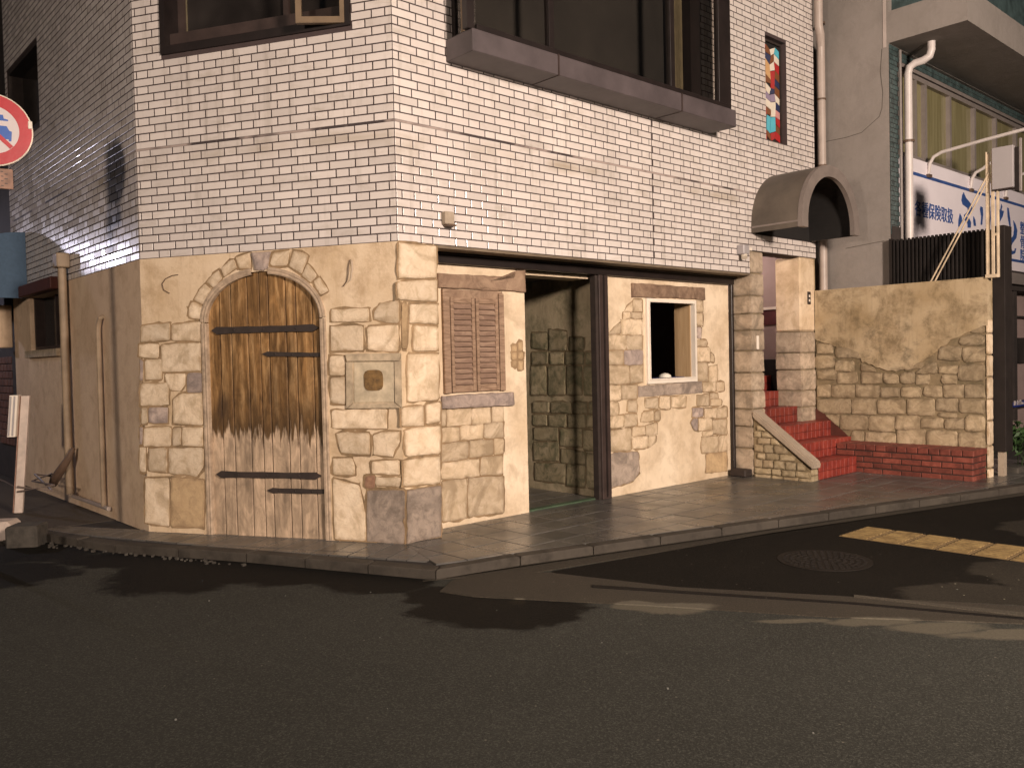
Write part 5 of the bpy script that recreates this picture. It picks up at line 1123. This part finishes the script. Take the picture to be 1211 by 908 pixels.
m = MB(); sx_ = [tuple(PB.P(a, 0, o)[:2]) for a, o in ((5.3, .80), (6.02, .80), (6.02, 1.55), (5.3, 1.30))]
# gutter strips, patches and marks in the road: thin sheets a few millimetres apart
def sheet(name, pts, dz, mat, jit=.0, step=.12, world=False, kind='structure'):
    p = [q if world else G2(*q, RZ0) for q in pts]
    if area2(p) < 0: p = p[::-1]
    out = []
    for i in range(len(p)):
        a, b = np.array(p[i]), np.array(p[(i + 1) % len(p)]); n = max(1, int(np.linalg.norm(b - a) / step)) if jit else 1
        for j in range(n): out.append(tuple(a + (b - a) * j / n + (np.array([ru(-jit, jit), ru(-jit, jit)]) if jit else 0)))
    c = np.mean(out, axis=0); m = MB(); m.slab(out, RZ0 - .004, RZ0 + dz); o = m.build(name, mat, origin=(c[0], c[1], RZ0)); o['kind'] = kind; return o
def smooth_sheet(name, pts, dz, mat, jit=.02, kind='structure', sub=3):
    p = [np.array(G2(*q, RZ0)) for q in pts]
    for _ in range(sub):
        q = []
        for i in range(len(p)): a, b = p[i], p[(i + 1) % len(p)]; q += [a * .75 + b * .25, a * .25 + b * .75]
        p = q
    return sheet(name, [tuple(x + np.array([ru(-jit, jit), ru(-jit, jit) * .6])) for x in p], dz, mat, 0, world=True, kind=kind)
out1 = offset(inner, kw + .002)
gut = [G2(*p, RZ0) for p in ((500, 687), (640, 676), (909, 632), (1211, 586), (1340, 566))]
sheet('gutter', [out1[4], out1[5], out1[6], out1[7], out1[8]] + [gut[4], gut[3], gut[2], gut[1], gut[0]], .004, 'gutter concrete', world=True)
sheet('road_patch', [(652, 676), (909, 631), (1211, 586), (1340, 566), (1340, 735), (1211, 716), (1000, 706), (800, 695), (690, 686)], .004, 'asphalt new')
sheet('gutter_strip', [(536, 686), (600, 676), (652, 678), (800, 695), (1000, 706), (1211, 718), (1340, 722), (1340, 745), (1211, 738), (980, 730), (760, 716), (560, 706), (520, 700)], .007, 'gutter concrete')
0 and smooth_sheet('worn_edge', [(720, 718), (760, 713), (800, 722), (860, 735), (940, 738), (1000, 735), (1060, 742), (1110, 746), (1160, 742), (1230, 750), (1230, 765), (1150, 758), (1100, 752), (1040, 750), (950, 742), (880, 742), (800, 730), (740, 724)], .010, 'gutter pale', .008)
sheet('metal_edge', [(1010, 705), (1211, 726), (1340, 740), (1340, 743), (1211, 730), (1010, 707)], .012, 'gutter pale')
sheet('metal_edge', [(700, 693), (1010, 714), (1211, 732), (1211, 734), (1010, 716), (700, 696)], .012, 'asphalt wet')
# manhole
mc = np.array(G2(975, 663, RZ0)); MH = thing('manhole_cover', 'round cast iron manhole cover with raised pattern in the dark patch', 'manhole cover', (mc[0], mc[1], RZ0 + .005)); MH_Z = RZ0 + .005
m = MB(); m.slab([(mc[0] + .33 * math.cos(a / 32 * 2 * math.pi), mc[1] + .33 * math.sin(a / 32 * 2 * math.pi)) for a in range(32)], RZ0 - .02, MH_Z + .003); m.build('rim', 'manhole iron', MH)
m = MB()
for r in range(1, 7):
    n = r * 6
    for i in range(n):
        a = 2 * math.pi * (i + .25 * r) / n; x, y = mc[0] + .046 * r * math.cos(a), mc[1] + .046 * r * math.sin(a); h = .013
        m.slab([(x - h, y - h * .6), (x + h, y - h * .6), (x + h, y + h * .6), (x - h, y + h * .6)], MH_Z + .002, MH_Z + .007)
m.build('stud', 'manhole iron', MH, kind='stuff')
# tactile paving
TP = thing('tactile_paving', None, None, (*G2(1100, 640, RZ0), RZ0)); TP['kind'] = 'structure'
a0, a1 = np.array(G2(991, 633, RZ0 + .01)), np.array(G2(1211, 664, RZ0 + .01)); b0_, b1_ = np.array(G2(1015, 621, RZ0 + .01)), np.array(G2(1211, 644, RZ0 + .01))
tdir = (a1 - a0) / np.linalg.norm(a1 - a0); tp = np.array([-tdir[1], tdir[0]]); wdt = abs((b0_ - a0).dot(tp)); wdt = max(.28, min(.6, wdt)); print('tactile', np.linalg.norm(a1 - a0), wdt)
half = wdt / 2
for i in range(16):
    for j in range(2):
        o = a0 + tdir * (half * i) + tp * (half * j); g = .006; mm = MB(); q = [o + tdir * g + tp * g, o + tdir * (half - g) + tp * g, o + tdir * (half - g) + tp * (half - g), o + tdir * g + tp * (half - g)]
        mm.slab([tuple(p) for p in q], RZ0 - .01, RZ0 + .008); nb = len(mm.f)
        for k_ in range(4):
            f = .07 + .24 * k_; p0 = o + tp * half * f; w2 = half * .14
            mm.slab([tuple(p0 + tdir * half * .1), tuple(p0 + tdir * half * .9), tuple(p0 + tdir * half * .9 + tp * w2), tuple(p0 + tdir * half * .1 + tp * w2)], RZ0 + .0081, RZ0 + .014)
        mm.mi = [0] * nb + [1] * (len(mm.f) - nb); mm.build('tactile_block', ['tactile base', 'tactile yellow'], TP)
# crumbs of grit and litter on the asphalt
m = MB()
for i in range(60):
    y = 2.2 + 4.2 * rnd() ** .9; x = ru(-4.5, 4.5) * (y / 5); s_ = .0015 + .006 * rnd() ** 4; z = RZ0 + .0001; th = ru(0, 3)
    m.slab([(x + s_ * math.cos(th + a), y + s_ * math.sin(th + a)) for a in (0, 1.7, 3.3, 4.9)], z, z + s_)
m.build('grit', 'litter pale', origin=(0, 4, RZ0))['kind'] = 'stuff'
m = MB()
for i in range(140):
    t = rnd(); p = np.array(inner[1]) * (1 - t) + np.array(inner[3]) * t + np.array([ru(-.05, .05), ru(-.30, -.16)]) if rnd() < .6 else np.array(ground(ru(0, 120), ru(632, 642), RZ0))
    s_ = ru(.006, .018); th = ru(0, 3); m.slab([(p[0] + s_ * math.cos(th + a), p[1] + s_ * math.sin(th + a)) for a in (0, 1.7, 3.3, 4.9)], RZ0, RZ0 + s_)
m.build('rubble', 'rubble', origin=(-3, 7, RZ0))['kind'] = 'stuff'

# ================================================================ STREET LAMPS AND ADDED LEFT FILL (outside the frame)
def street_lamp(loc, base, label, mat, watts, color, radius, target, spot=None):
    T = thing('street_lamp', label, 'street lamp', (base[0], base[1], RZ0), 'street lamps along the road')
    l = Vector(loc); b = Vector((base[0], base[1], RZ0)); top = Vector((b.x, b.y, l.z + .25))
    MB().tube([b, b + Vector((0, 0, 1.2)), top], [.08, .07, .045], 14).build('pole', 'pipe cream', T, smooth=True)
    hd = Vector((l.x, l.y, l.z + .12)); MB().tube([top, (top + hd) / 2 + Vector((0, 0, .12)), hd], .03, 10).build('arm', 'pipe cream', T, smooth=True)
    MB().box(Plane((l.x, l.y), (1, 0)), -.3, .3, l.z + .06, l.z + .16, -.14, .14, .02).build('lamp_head', 'pipe cream', T)
    MB().box(Plane((l.x, l.y), (1, 0)), -.26, .26, l.z + .045, l.z + .0595, -.11, .11).build('diffuser', mat, T)
    lo = lamp('lamp_light', l, watts, color, radius, target, spot, 1.0); lo.parent = T; lo.location = l - ORG[T.name]
    return T
street_lamp(LAMP1, (LAMP1[0] + 1.2, LAMP1[1] - .6), 'street lamp with warm light at the right behind the camera', 'lamp glass warm', 10800, (1, .825, .695), .75, (3.1, 8.6, 1.5), 98)
street_lamp(FILL_LAMP, (FILL_LAMP[0] - .8, FILL_LAMP[1] - .9), 'added fill lamp with dimmer light on a pole at the left behind the camera', 'lamp glass warm', 2500, (1, .82, .69), .45, (-2.5, 7.5, 1.2), 100)
l2 = PC.P(8.0, 3.4, 2.2)
street_lamp(tuple(l2), tuple(PC.P(8.6, 0, 2.8)[:2]), 'white street lamp up the side street beyond the blue awning', 'lamp glass cool', 130, (.86, .82, 1), .05, None)
print('objects', len(bpy.data.objects), 'tiles', len(tiles))
